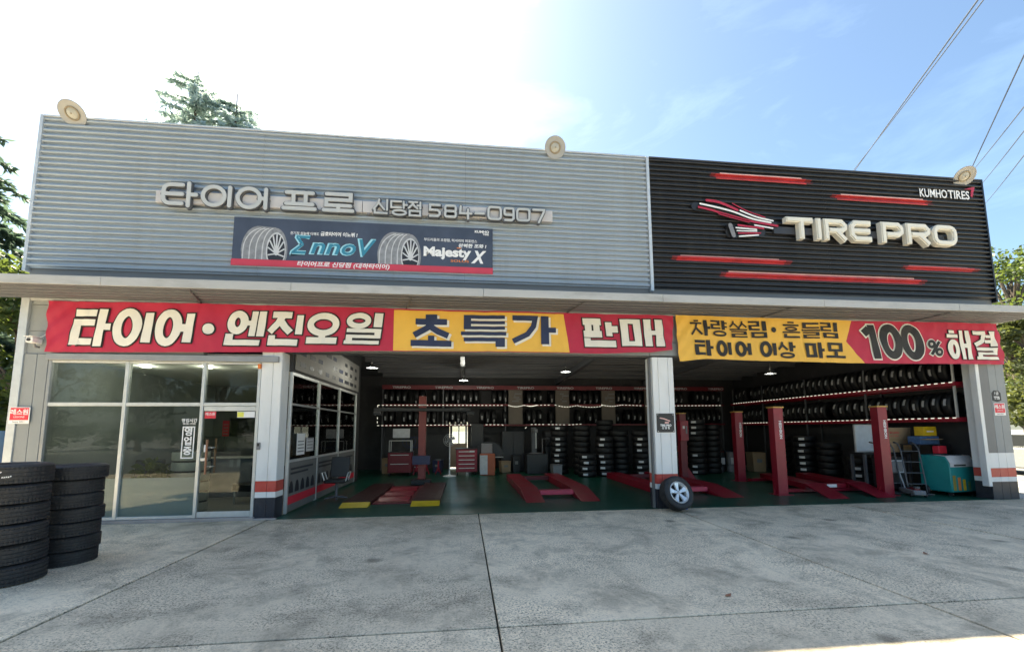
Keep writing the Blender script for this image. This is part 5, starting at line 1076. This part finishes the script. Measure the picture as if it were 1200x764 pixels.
rj = thing('red_fuel_can', 'red plastic can behind the teal machine', 'can', (12.45, 1.0, 0.99)); rj.location = (12.1, 1.02, 0.99); build(MB().box(-.10, .14, -.08, .08, 0, .20), 'can_body', M_STK, rj, bev=.02); build(MB().tube([(.02, 0, .20), (.02, 0, .24)], .02, 10), 'can_cap', M_DARK, rj, True)
bd = thing('cardboard_box', 'large flat cardboard box leaning under the red side rack', 'box', (11.75, 1.75, 1.0), rotz=.1); build(MB().box(-.45, .42, -.05, .12, 0.0, .66), 'carton', M_CARD, bd, bev=.006); bx('tape', -.45, .42, -.0535, -.0505, .31, .35, mat('tape_brown', (0.3, 0.2, 0.1), 0.4), bd); text('box_text', 'MICHANG', .07, M_STK, -.30, -.054, .52, bd, .001); text('box_text', 'AUTO PARTS', .05, M_STK, -.30, -.054, .43, bd, .0)
bs = thing('parts_bench', 'low dark bench carrying boxes under the red side rack', 'bench', (11.4, 1.95, 0)); build(MB().box(-.75, .7, -.25, .25, .95, .995), 'bench_top', M_DARK, bs); 
for cx in (-.7, .64):
    for cy in (-.22, .16): build(MB().box(cx, cx + .06, cy, cy + .06, 0.01, .948), 'leg', M_STEEL, bs)
wb_ = thing('white_board', 'framed white board propped beside the cardboard box', 'board', (11.02, 1.95, 1.0), rotz=.05); build(MB().box(-.33, .33, 0, .02, .03, .72), 'board_panel', mat('board_blueish', (0.55, 0.62, 0.68), 0.35), wb_); 
for a in ((-.36, -.33, 0, .75), (.33, .36, 0, .75)): build(MB().box(a[0], a[1], -.01, .03, a[2], a[3]), 'board_frame', M_ALU, wb_)
build(MB().box(-.329, .329, -.01, .03, .0, .029), 'board_frame', M_ALU, wb_); build(MB().box(-.329, .329, -.01, .03, .721, .75), 'board_frame', M_ALU, wb_)
def hand_truck(x, y, rz, label):
    t = thing('hand_truck', label, 'hand truck', (x, y, 0), 'hand trucks by the four-post lift', rz)
    for sx in (-.2, .2): build(MB().tube([(sx, 0, .05), (sx, .16, 1.1), (sx * .95, .26, 1.24), (sx * .95, .36, 1.27)], .016, 8), 'side_tube', M_STEEL, t, True); build(MB().tube([(sx * 1.1 - .02, .08, .12), (sx * 1.1 + .02, .08, .12)], .12, 18), 'wheel', M_DARK, t, True); build(MB().tube([(sx * .95, .33, 1.26), (sx * .95, .42, 1.275)], .022, 8), 'grip', M_DARK, t, True)
    for k in range(4): z = .25 + k * .27; build(MB().tube([(-.2, .145 * z, z), (.2, .145 * z, z)], .012, 6), 'cross_tube', M_STEEL, t, True)
    build(MB().box(-.22, .22, -.2, .0, .02, .035), 'toe_plate', M_STEEL, t)
hand_truck(11.30, 0.95, -.3, 'steel hand truck nearer the teal machine'); hand_truck(10.92, 1.2, -.15, 'steel hand truck nearer the red lift post')
jk = thing('trolley_jack', 'grey trolley jack lying beside the hand trucks', 'jack', (10.95, 0.8, 0), rotz=2.7); build(MB().box(-.12, .12, -.35, .35, .05, .16), 'frame', M_GREYP, jk, bev=.02); build(MB().lathe([(0, .24), (.06, .24), (.06, .20), (0, .2)], 16, (0, .22, 0), None, False), 'saddle', M_STEEL, jk); build(MB().prism([(-.2, .16), (.25, .16), (.25, .2), (.1, .22)], -.05, .05, 'x'), 'lift_arm', M_DRED, jk); build(MB().tube([(0, -.3, .15), (0, -.65, .75)], .016, 8), 'handle', M_ALU, jk, True)
for cx in (-.14, .14):
    for cy in (-.25, .27): build(MB().tube([(cx - .02, cy, .05), (cx + .02, cy, .05)], .045, 12), 'wheel', M_DARK, jk, True)
cp = thing('compressor', 'grey box compressor behind the hand trucks', 'compressor', (11.15, 1.5, 0)); build(MB().box(-.3, .3, -.2, .2, .08, .9), 'housing', M_DARK, cp, bev=.02); bx('grille_frame', -.2, .2, -.212, -.202, .5, .82, M_PLIGHT, cp); bx('grille', -.17, .17, -.216, -.2125, .53, .79, M_GREYP, cp)
for cx in (-.25, .25): build(MB().box(cx - .03, cx + .03, -.15, .15, .006, .08), 'foot', M_DARK, cp)
for k in range(6):
    x, y = (8.2 + rnd.uniform(0, 3.2), 6.0 + rnd.uniform(0, 1.6)); h = rnd.uniform(.5, 1.1)
    dm = thing('oil_drum', '%s oil drum in the dim corner behind the four-post lift' % ('grey front-row', 'teal', 'dark red', 'navy', 'black', 'grey rear-row')[k], 'drum', (9.6 + k * .34 if k < 4 else 9.9 + (k - 4) * .4, 7.6 if k < 4 else 7.0, 0), 'oil drums behind the four-post lift')
    build(MB().lathe([(0, .008), (.15, .008), (.155, .2), (.15, .21), (.155, .22), (.155, .5), (.15, .51), (.155, .52), (.15, .75), (0, .75)], 18, closed=False), 'drum_body', (M_GREYP, M_TEAL, M_DRED, M_BNVY, M_DARK, M_GREYP)[k], dm, True)
    bx('drum_label', -.08, .08, -.162, -.157, .3, .55, M_PLIGHT, dm)
CL = [(-2.9, 8.5, .0, .45, .35, .55, M_CARD, 'brown carton on the floor by the aligner wall'), (-2.3, 8.9, .0, .5, .4, .8, M_GREYP, 'grey plastic bin behind the red trolley'), (-1.0, 8.6, .0, .35, .35, .45, M_BNVY, 'navy crate behind the aligner post'), (1.62, 8.25, .0, .4, .3, .4, M_CARD, 'small carton before the black cabinet'), (2.05, 8.2, .0, .3, .3, .62, M_DARK, 'black waste bin between balancer and tyre changer'), (3.3, 6.5, .0, .34, .34, .38, M_GREYP, 'grey bucket beside the tyre changer'), (9.4, 8.6, .0, .7, .5, .9, M_CARD, 'large carton in the far corner behind the drums'), (10.3, 8.7, .0, .8, .5, 1.2, M_STEEL, 'steel parts chest in the far corner'), (11.3, 6.9, .0, .5, .5, .7, M_CARD, 'carton below the far end of the side rack'), (10.9, 1.62, 1.0, .0, .0, .0, None, '')]
for x, y, z, a, b, h, m, lb in CL:
    if m is None: continue
    t = thing('storage_box', lb, 'box', (x, y, .008), 'boxes and bins along the workshop walls', rnd.uniform(-.3, .3))
    build(MB().prism([(-a / 2 * .92, 0), (a / 2 * .92, 0), (a / 2, h), (-a / 2, h)], -b / 2, b / 2), 'box_body', m, t, bev=.01); build(MB().box(-a / 2 - .01, a / 2 + .01, -b / 2 - .01, b / 2 + .01, h + .001, h + .03), 'box_lid', m, t, bev=.006); bx('box_label', -a * .2, a * .2, -b / 2 - .004, -b / 2 - .001, h * .5, h * .7, M_LABEL, t)
for k, (x, y) in enumerate(((-1.75, 7.75), (-1.4, 7.95), (-0.95, 7.85))):
    t = thing('jack_stand', ('leftmost of three jack stands behind the aligner', 'middle one of three jack stands behind the aligner', 'jack stand nearest the drawer cabinet')[k] if k else 'jack stand nearest the red wire-top trolley', 'jack stand', (x, y, .008), 'jack stands behind the aligner')
    build(MB().tube([(0, 0, .1), (0, 0, .5)], .03, 8), 'stem', M_RED, t, True); build(MB().prism([(-.08, .5), (.08, .5), (.1, .56), (-.1, .56)], -.03, .03), 'saddle', M_STEEL, t)
    for q in range(4): u = q * PI / 2 + .78; build(MB().tube([(0, 0, .3), (.15 * math.cos(u), .15 * math.sin(u), .0)], .014, 6), 'leg', M_RED, t, True)
for k, (x, y) in enumerate(((-2.2, 8.2), (3.0, 8.4))):
    pts = [(x + .02 * q + .22 * math.cos(q * .9), y - .05, 1.2 + .22 * math.sin(q * .9)) for q in range(22)]
    tag(build(MB().tube(pts, .014, 6), 'air_hose', M_DARK if k else M_BNVY, None, True), ('coiled navy air hose hanging behind the red trolley', 'coiled black air hose hanging by the tyre changer')[k], 'hose')
# pendant lamps
def pendant(x, y, z, label, power):
    t = thing('pendant_lamp', label, 'lamp', (x, y, z), 'pendant lamps in the workshop')
    zt = 4.42 - (y - 0.17) * 0.4 / 10.23
    build(MB().tube([(0, 0, .12), (0, 0, zt - z - .01)], .012, 6), 'stem', M_STEEL, t, True)
    build(MB().lathe([(.04, .13), (.06, .10), (.17, .0), (.165, .0), (.055, .09), (.035, .12)], 24), 'lamp_shade', M_STEEL, t, True)
    build(MB().lathe([(0, .005), (.06, .01), (.08, .03), (.05, .07), (0, .08)], 18, closed=False), 'bulb', M_BULB, t, True)
    ld = bpy.data.lights.new('pendant_light', 'POINT'); ld.energy = power; ld.color = (0.95, 0.97, 1.0); ld.shadow_soft_size = .08
    lo = bpy.data.objects.new('pendant_light', ld); COL.objects.link(lo); lo.parent = t; lo.location = (0, 0, -.06)
pendant(-2.72, 4.2, 3.50, 'lit pendant lamp close to the office partition', 6); pendant(-0.02, 6.6, 3.42, 'lit pendant lamp over the aligner bay', 14); pendant(3.3, 4.8, 3.52, 'lit pendant lamp over the twin ramp lift', 6); pendant(9.9, 4.0, 3.42, 'pendant lamp over the four-post lift', 3)

# ================================================================== office contents
def leaf_cloud(mb, c, r, n, size, sq=0.8):
    for _ in range(n):
        while True:
            p = Vector((rnd.uniform(-1, 1), rnd.uniform(-1, 1), rnd.uniform(-1, 1)))
            if p.length < 1: break
        p = p * (0.55 + 0.45 * p.length); q = Vector(c) + Vector((p.x * r, p.y * r, p.z * r * sq))
        a = Vector((rnd.gauss(0, 1), rnd.gauss(0, 1), rnd.gauss(0, .6))).normalized(); b = a.cross(Vector((rnd.gauss(0, 1), rnd.gauss(0, 1), rnd.gauss(0, 1)))).normalized(); s = size * rnd.uniform(.6, 1.3)
        mb.add([q - a * s * .7, q + b * s * .38, q + a * s * .7, q - b * s * .38], [(0, 1, 2, 3)])

sf = thing('office_sofa', 'black low sofa with steel legs behind the glass door', 'sofa', (-4.55, 1.9, 0.02), rotz=-.3)
build(MB().box(-.6, .6, -.32, .3, .28, .45), 'seat', M_DARK, sf, bev=.03); build(MB().box(-.6, .6, .20, .34, .46, .82), 'backrest', M_DARK, sf, bev=.03)
for x in (-.55, .55):
    for y in (-.28, .26): build(MB().tube([(x, y, 0), (x, y, .28)], .018, 8), 'leg', M_ALU, sf, True)
dk = thing('office_desk', 'office counter with dark front seen through the wide window', 'desk', (-6.0, 3.2, 0.02)); build(MB().box(-.9, 1.0, -.3, .3, .0, .95), 'counter_front', mat('desk_grey', (0.16, 0.16, 0.17), 0.5), dk, bev=.01); build(MB().box(-.95, 1.05, -.36, .34, .952, .99), 'counter_top', mat('desk_top', (0.42, 0.40, 0.36), 0.4), dk, bev=.01)
mn = thing('desk_monitor', 'black flat monitor standing on the office counter', 'monitor', (-6.5, 3.2, 1.012)); build(MB().box(-.32, .32, -.02, .02, .12, .52), 'screen', M_DARK, mn, bev=.006); build(MB().box(-.03, .03, -.02, .02, .015, .12), 'stand', M_DARK, mn); build(MB().box(-.12, .12, -.08, .08, 0, .014), 'foot', M_DARK, mn)
tv = tag(bx('wall_television', -7.5, -6.5, 5.98, 6.06, 1.5, 2.1, M_DARK, None, .01), 'black television on the office back wall', 'television'); bx('screen', -7.46, -6.54, 5.972, 5.978, 1.54, 2.06, mat('screen_black', (0.01, 0.01, 0.012), 0.15), tv)
fcb = thing('filing_cabinet', 'pale filing cabinet against the office back wall', 'cabinet', (-5.7, 5.7, 0.02)); build(MB().box(-.45, .45, -.3, .3, 0, 1.7), 'carcass', mat('cab_pale', (0.42, 0.42, 0.40), 0.5), fcb, bev=.01)
for k in range(4): bx('drawer', -.42, .42, -.315, -.302, .05 + .41 * k, .43 + .41 * k, mat('cab_pale', (0.42, .42, .4)), fcb, .004)
for k in range(6):
    o = link('tyre', TY_LOW); o.location = (-5.62, 0.95, .13 + k * .205); tag(o, '%s wrapped pale tyre of the display stack behind the window' % ('bottom', 'second', 'third', 'fourth', 'fifth', 'topmost')[k], 'tyre', 'wrapped display tyres in the office'); o.data = TY_LOW
    wr_ = MB().lathe([(.327, -.085), (.333, -.05), (.333, .05), (.327, .085)], 24, closed=False); build(wr_, 'wrap', mat('wrap_pale', (0.40, 0.39, 0.35), 0.35), o, True)
fr_ = thing('drinks_fridge', 'white framed glass drinks fridge beyond the glass door', 'fridge', (-4.15, 4.6, 0.02)); build(MB().box(-.35, .3, -.05, .55, 0, 1.9), 'cabinet', M_GREYP, fr_, bev=.01); bx('glass_front', -.28, .24, -.062, -.052, .25, 1.7, mat('fridge_glass', (0.05, 0.06, 0.07), 0.15), fr_)
for a in ((-.33, -.285, .2, 1.75), (.245, .29, .2, 1.75)): bx('door_frame', a[0], a[1], -.065, -.052, a[2], a[3], M_PWHT, fr_)
ch_ = thing('office_chair', 'black office chair beside the workshop partition', 'chair', (-3.02, 2.1, 0.006)); build(MB().box(-.24, .24, -.24, .24, .42, .50), 'seat', M_DARK, ch_, bev=.03); build(MB().prism([(.20, .52), (.27, .52), (.33, 1.0), (.28, 1.02)], -.22, .22, 'x'), 'backrest', M_DARK, ch_, bev=.02); build(MB().tube([(0, 0, .08), (0, 0, .42)], .03, 8), 'gas_post', M_STEEL, ch_, True)
for k in range(5): u = k * 2 * PI / 5; build(MB().tube([(0, 0, .09), (.26 * math.cos(u), .26 * math.sin(u), .06)], .018, 6), 'leg', M_STEEL, ch_, True)
for s_ in (-1, 1): build(MB().tube([(s_ * .24, .1, .46), (s_ * .30, .05, .66), (s_ * .30, -.16, .66), (s_ * .24, -.14, .46)], .016, 8), 'armrest', M_ALU, ch_, True)
for k, (x, z, w_, h_, m) in enumerate(((-7.75, 1.5, .2, .5, M_STK), (-5.05, 1.55, .5, .7, M_PWHT), (-4.45, 1.6, .35, .5, M_BNVY))):
    ps = tag(bx('wall_poster', x, x + w_, 6.085, 6.095, z, z + h_, m), ('narrow red poster on the office back wall', 'white poster on the office back wall over the cabinet', 'navy poster on the office back wall')[k], 'poster')
    for q in range(4): bx('print_line', x + .03, x + w_ - .03, 6.08, 6.083, z + .06 + q * .1, z + .09 + q * .1, M_GREYP, ps)
for k, (x, y, rz) in enumerate(((-7.1, 1.9, .4), (-6.55, 2.1, -.3))):
    t = thing('lounge_chair', ('black lounge chair nearest the end wall behind the window', 'black lounge chair beside the wrapped tyre stack')[k], 'chair', (x, y, .02), 'lounge chairs in the office', rz)
    build(MB().box(-.27, .27, -.28, .25, .34, .46), 'seat', M_DARK, t, bev=.03); build(MB().prism([(.20, .46), (.30, .46), (.38, .98), (.30, 1.0)], -.27, .27, 'x'), 'backrest', M_DARK, t, bev=.03)
    for sx in (-.24, .24):
        for sy in (-.24, .22): build(MB().tube([(sx, sy, 0), (sx, sy, .34)], .016, 8), 'leg', M_ALU, t, True)
pl_ = thing('potted_plant', 'leafy potted plant by the office window mullion', 'plant', (-6.15, 0.7, .02)); build(MB().lathe([(0, 0), (.14, 0), (.19, .36), (.17, .36), (.15, .3), (0, .3)], 20, closed=False), 'pot', M_PLIGHT, pl_, True); pm = MB(); leaf_cloud(pm, (0, 0, .75), .36, 160, .13, 1.1); build(pm, 'foliage', M_LEAF1, pl_)
for k, (y, z0, z1, x_, m) in enumerate(((0.75, 1.15, 1.6, -3.48, M_PWHT), (1.3, 1.2, 1.5, -3.48, M_PLIGHT))):
    s = tag(bx('notice_sheet', x_, x_ + .004, y, y + .45, z0, z1, m), 'printed notice taped on the partition glass, %s' % ('taller one near the post', 'smaller one further in')[k], 'notice'); 
    for q in range(4): bx('text_line', x_ + .0045, x_ + .006, y + .05, y + .4, z0 + .06 + q * .07, z0 + .085 + q * .07, M_GREYP, s)

# ================================================================== trees, plants
def broad_tree(x, y, h, cr_, label, m, n=26, dens=170, size=.16, trunk=True, low=.35, group=None):
    t = thing('broadleaf_tree', label, 'tree', (x, y, -.06), group)
    rn = rnd
    tr = MB().tube([(0, 0, 0), (.05 * h * .3, 0, h * .25), (-.02 * h, .02 * h, h * .5), (0, 0, h * .75)], [h * .026, h * .020, h * .014, h * .006], 10)
    cl = MB()
    for k in range(n):
        u = rn.uniform(0, 2 * PI); v = rn.uniform(low, 1.0); rad = cr_ * math.sqrt(max(.05, 1 - ((v - .62) / .42) ** 2)) * rn.uniform(.35, .95)
        c = (rad * math.cos(u), rad * math.sin(u), h * v); cl_r = cr_ * rn.uniform(.22, .40)
        tr.tube([(0, 0, h * max(.2, v - .28)), (c[0] * .5, c[1] * .5, h * (v - .08)), c], [h * .009, h * .006, h * .002], 6); leaf_cloud(cl, c, cl_r, dens, size)
    build(tr, 'trunk', M_BARK, t, True); build(cl, 'crown', m, t); return t
def conifer(x, y, h, base_r, label, tiers=26, size=.30, m=None):
    t = thing('conifer_tree', label, 'tree', (x, y, -.06))
    build(MB().tube([(0, 0, 0), (0.02, 0, h * .5), (0, 0, h)], [h * .02, h * .012, .02], 10), 'trunk', M_BARK, t, True)
    br = MB(); nd = MB()
    for k in range(tiers):
        v = .12 + .87 * (k / tiers) ** .9; rr_ = base_r * (1 - v) ** .58 + .15
        for j in range(7 if v < .8 else 5):
            u = rnd.uniform(0, 2 * PI); ln = rr_ * rnd.uniform(.65, 1.1); up = rnd.uniform(-.02, .16)
            P = []
            for q in range(6):
                s = q / 5; P.append(Vector((math.cos(u) * ln * s, math.sin(u) * ln * s, h * v + ln * (up * s - .28 * s * s))))
            br.tube(P, [.03, .025, .02, .015, .01, .005], 4)
            m_ = max(5, int(ln * 22))
            for q in range(m_):
                s = (q + .5) / m_; i = min(4, int(s * 5)); p = P[i].lerp(P[i + 1], s * 5 - i)
                for w_ in range(4):
                    d = Vector((math.cos(u) * .5 + rnd.gauss(0, .6), math.sin(u) * .5 + rnd.gauss(0, .6), rnd.uniform(-.75, .12))).normalized(); e = d.cross(Vector((rnd.gauss(0, 1), rnd.gauss(0, 1), rnd.gauss(0, 1)))).normalized(); L_ = size * rnd.uniform(.5, 1.3); W_ = .022 + .03 * rnd.random()
                    nd.add([p - e * W_, p + d * L_ * .55 - e * W_ * 1.3, p + d * L_, p + d * L_ * .55 + e * W_ * 1.3], [(0, 1, 2, 3)])
    build(br, 'branches', M_BARK, t); build(nd, 'crown', m or M_NEED, t); return t
conifer(-14.3, 14.0, 20.9, 6.4, 'tall broad cedar rising behind the silver parapet', 34, .40)
conifer(-12.6, 14.6, 20.3, 6.0, 'cedar top beside the tallest cedar, nearly as high', 34, .40)
conifer(-17.3, 6.5, 13.6, 4.2, 'drooping conifer beyond the grey end wall of the shop', 34, .36, M_NEED2)
broad_tree(-12.7, 5.0, 6.4, 2.1, 'leafy tree beside the grey end wall, under the drooping conifer', M_LEAF1, 30, 220, .15, low=.15)
broad_tree(-16.0, 9.5, 7.5, 3.0, 'leafy tree further back behind the end wall', M_LEAF1, 26, 170, .18, low=.12)
broad_tree(27.4, 9.2, 10.4, 2.9, 'sunlit tree rising just beyond the black outer corner', M_LEAF1, 40, 260, .16, low=.3)
broad_tree(25.3, 7.2, 6.8, 1.7, 'yellow-green young tree below the black outer corner', M_LEAF2, 30, 240, .14, low=.2)
broad_tree(31.0, 17.0, 11.0, 4.2, 'taller green tree behind the sunlit tree', M_LEAF1, 34, 200, .22, low=.2)
broad_tree(31.5, 12.0, 8.0, 3.4, 'spreading tree with bare trunk by the parked car', M_LEAF2, 34, 200, .19, low=.32)
broad_tree(37.0, 25.0, 10.0, 5.0, 'dark tree closing the view past the parked car', M_LEAF1, 30, 170, .24, low=.1)
# trees across the street, seen mirrored in the shop windows
broad_tree(-15.4, -28.5, 10.5, 4.2, 'roadside tree across the street mirrored in the glass door pane', M_LEAF1, 34, 190, .24, low=.16)
broad_tree(-12.6, -31.0, 11.0, 4.2, 'roadside tree across the street, tallest of the mirrored three', M_LEAF1, 34, 170, .26, low=.2)
broad_tree(-20.5, -30.5, 9.0, 3.6, 'roadside tree across the street, furthest from the open bays', M_LEAF2, 30, 170, .26, low=.16)

for hx0, hx1, lb in ((-52, -34, 'unseen hedge added across the street, stretch far beyond the end wall'), (-33.5, -17, 'unseen hedge added across the street below the roadside trees'), (-16.5, 4, 'unseen hedge added across the street opposite the open bays')):  # unseen hedges added to darken what the shop glass reflects
    hd = thing('hedge', lb, 'hedge', (hx0, -27.6, -.06), 'added hedges across the street'); hm = MB()
    for k in range(int((hx1 - hx0) / .7)): leaf_cloud(hm, (k * .7 + .4, rnd.uniform(-.3, .3), rnd.uniform(.5, 2.0)), .85, 90, .22)
    build(hm, 'foliage', M_LEAF1, hd)
broad_tree(-27.5, -31.0, 9.5, 4.2, 'unseen roadside tree added over the middle hedge stretch', M_LEAF1, 30, 150, .28, low=.16)  # this tree and the next are added to block the bright mirrored horizon
broad_tree(-36.0, -32.0, 10.5, 4.6, 'unseen roadside tree added over the farthest hedge stretch', M_LEAF1, 30, 150, .28, low=.16)
# ================================================================== parked car
CA = thing('parked_car', 'pale car parked in the sun beyond the outer pillar', 'car', (20.75, 5.3, -.06), rotz=1.45)
mc = mat('car_paint', (0.30, 0.30, 0.29), 0.25, 0.1, 0.03); mg = mat('car_glass', (0.015, 0.018, 0.02), 0.08)
def hull(prof, wd, name, m, par, inset=0.0, bev=.05):
    return build(MB().prism(prof, -wd / 2, wd / 2, 'y'), name, m, par, bev=bev)
body = hull([(-2.2, .32), (-2.25, .62), (-2.15, .90), (-1.9, .98), (.75, .99), (1.9, .86), (2.2, .68), (2.22, .35), (1.9, .25), (-1.9, .25)], 1.8, 'body', mc, CA)
cab = hull([(-1.95, .985), (-1.65, 1.40), (-1.2, 1.52), (0.0, 1.52), (.45, 1.40), (1.05, .985)], 1.52, 'cabin', mc, CA, bev=.06)
for s_ in (-1, 1):
    build(MB().prism([(-1.55, 1.03), (-1.42, 1.34), (-1.05, 1.44), (-.55, 1.44), (-.55, 1.03)], s_ * .765, s_ * .772), 'side_window', mg, cab); build(MB().prism([(-.48, 1.03), (-.48, 1.44), (-.02, 1.44), (.33, 1.34), (.80, 1.03)], s_ * .765, s_ * .772), 'side_window', mg, cab)
    for wx in (-1.35, 1.38):
        wl = build(MB().tube([(wx, s_ * .72, .32), (wx, s_ * .93, .32)], .32, 26), 'wheel', M_RUBL, CA, True); build(MB().tube([(wx, s_ * .925, .32), (wx, s_ * .94, .32)], .2, 20), 'rim', M_RIM, wl, True)
    bx('tail_lamp', -2.265, -2.20, s_ * .78 - .12, s_ * .78 + .12, .66, .86, M_STK, CA); bx('headlamp', 2.10, 2.215, s_ * .68 - .16, s_ * .68 + .16, .60, .72, M_PLIGHT, CA)
build(MB().add([(-1.97, -.66, 1.02), (-1.97, .66, 1.02), (-1.68, .60, 1.39), (-1.68, -.60, 1.39)], [(0, 1, 2, 3)]), 'rear_window', mg, cab); build(MB().add([(1.06, -.66, 1.02), (1.06, .66, 1.02), (.47, .60, 1.40), (.47, -.60, 1.40)], [(3, 2, 1, 0)]), 'windscreen', mg, cab)
wl_ = tag(bx('low_wall', 27.5, 28.0, -4, 14, -.06, .9, mat('lowwall', (0.16, 0.15, 0.14), 0.8)), 'low pale wall beyond the parked car', 'wall')
bd_ = thing('blue_drum', 'blue plastic drum beside the grey end wall', 'drum', (-9.35, 1.2, -.06)); build(MB().lathe([(0, 0), (.28, 0), (.30, .3), (.29, .32), (.30, .34), (.30, .62), (.29, .64), (.30, .66), (.28, 1.75), (0, 1.75)], 24, closed=False), 'drum_body', mat('blue_drum', (0.03, 0.10, 0.22), 0.4), bd_, True)

# ================================================================== overhead cables
def cable(p0, p1, sag, r, label):
    A = Vector(p0); Bv = Vector(p1); pts = []
    for k in range(25): u = k / 24; q = A.lerp(Bv, u); q.z -= sag * 4 * u * (1 - u); pts.append(q)
    tag(build(MB().tube(pts, r, 6), 'overhead_cable', mat('cable_black', (0.05, 0.058, 0.075), 0.6), None, True), label, 'cable', 'overhead cables')
cable((12.55, -1.8, 12.86), (26.5, 16.2, 19.0), .0, .024, 'doubled overhead cable crossing open sky to the black parapet, thicker strand')
cable((12.66, -1.8, 12.78), (26.1, 16.2, 18.7), .08, .018, 'thin companion of the doubled overhead cable')
cable((13.6, -1.4, 11.9), (31.5, 15.0, 14.5), .0, .02, 'steep overhead cable outside the black corner')
cable((13.4, -1.2, 9.8), (34.0, 15.0, 18.6), .05, .018, 'overhead cable passing just above the outer flood lamp')
cable((13.3, -1.2, 9.2), (34.8, 15.0, 17.9), .05, .017, 'overhead cable second above the outer corner')
cable((13.2, -1.2, 8.6), (35.2, 15.0, 16.8), .05, .016, 'lowest overhead cable near the outer black corner')

# fallen leaves
for x, y, a, lb in ((2.62, -4.55, .4, 'small fallen brown leaf near the slab joint'), (6.05, -3.55, 1.3, 'brown fallen leaf out on the wide slab')):
    o = tag(build(MB().add([(-.05, 0, .012), (0, -.025, .004), (.05, 0, .02), (0, .03, .006)], [(0, 1, 2, 3)]), 'fallen_leaf', mat('dry_leaf', (0.32, 0.13, 0.07), 0.7)), lb, 'leaf', 'fallen leaves'); o.location = (x, y, 0.003); o.rotation_euler = (0, 0, a)
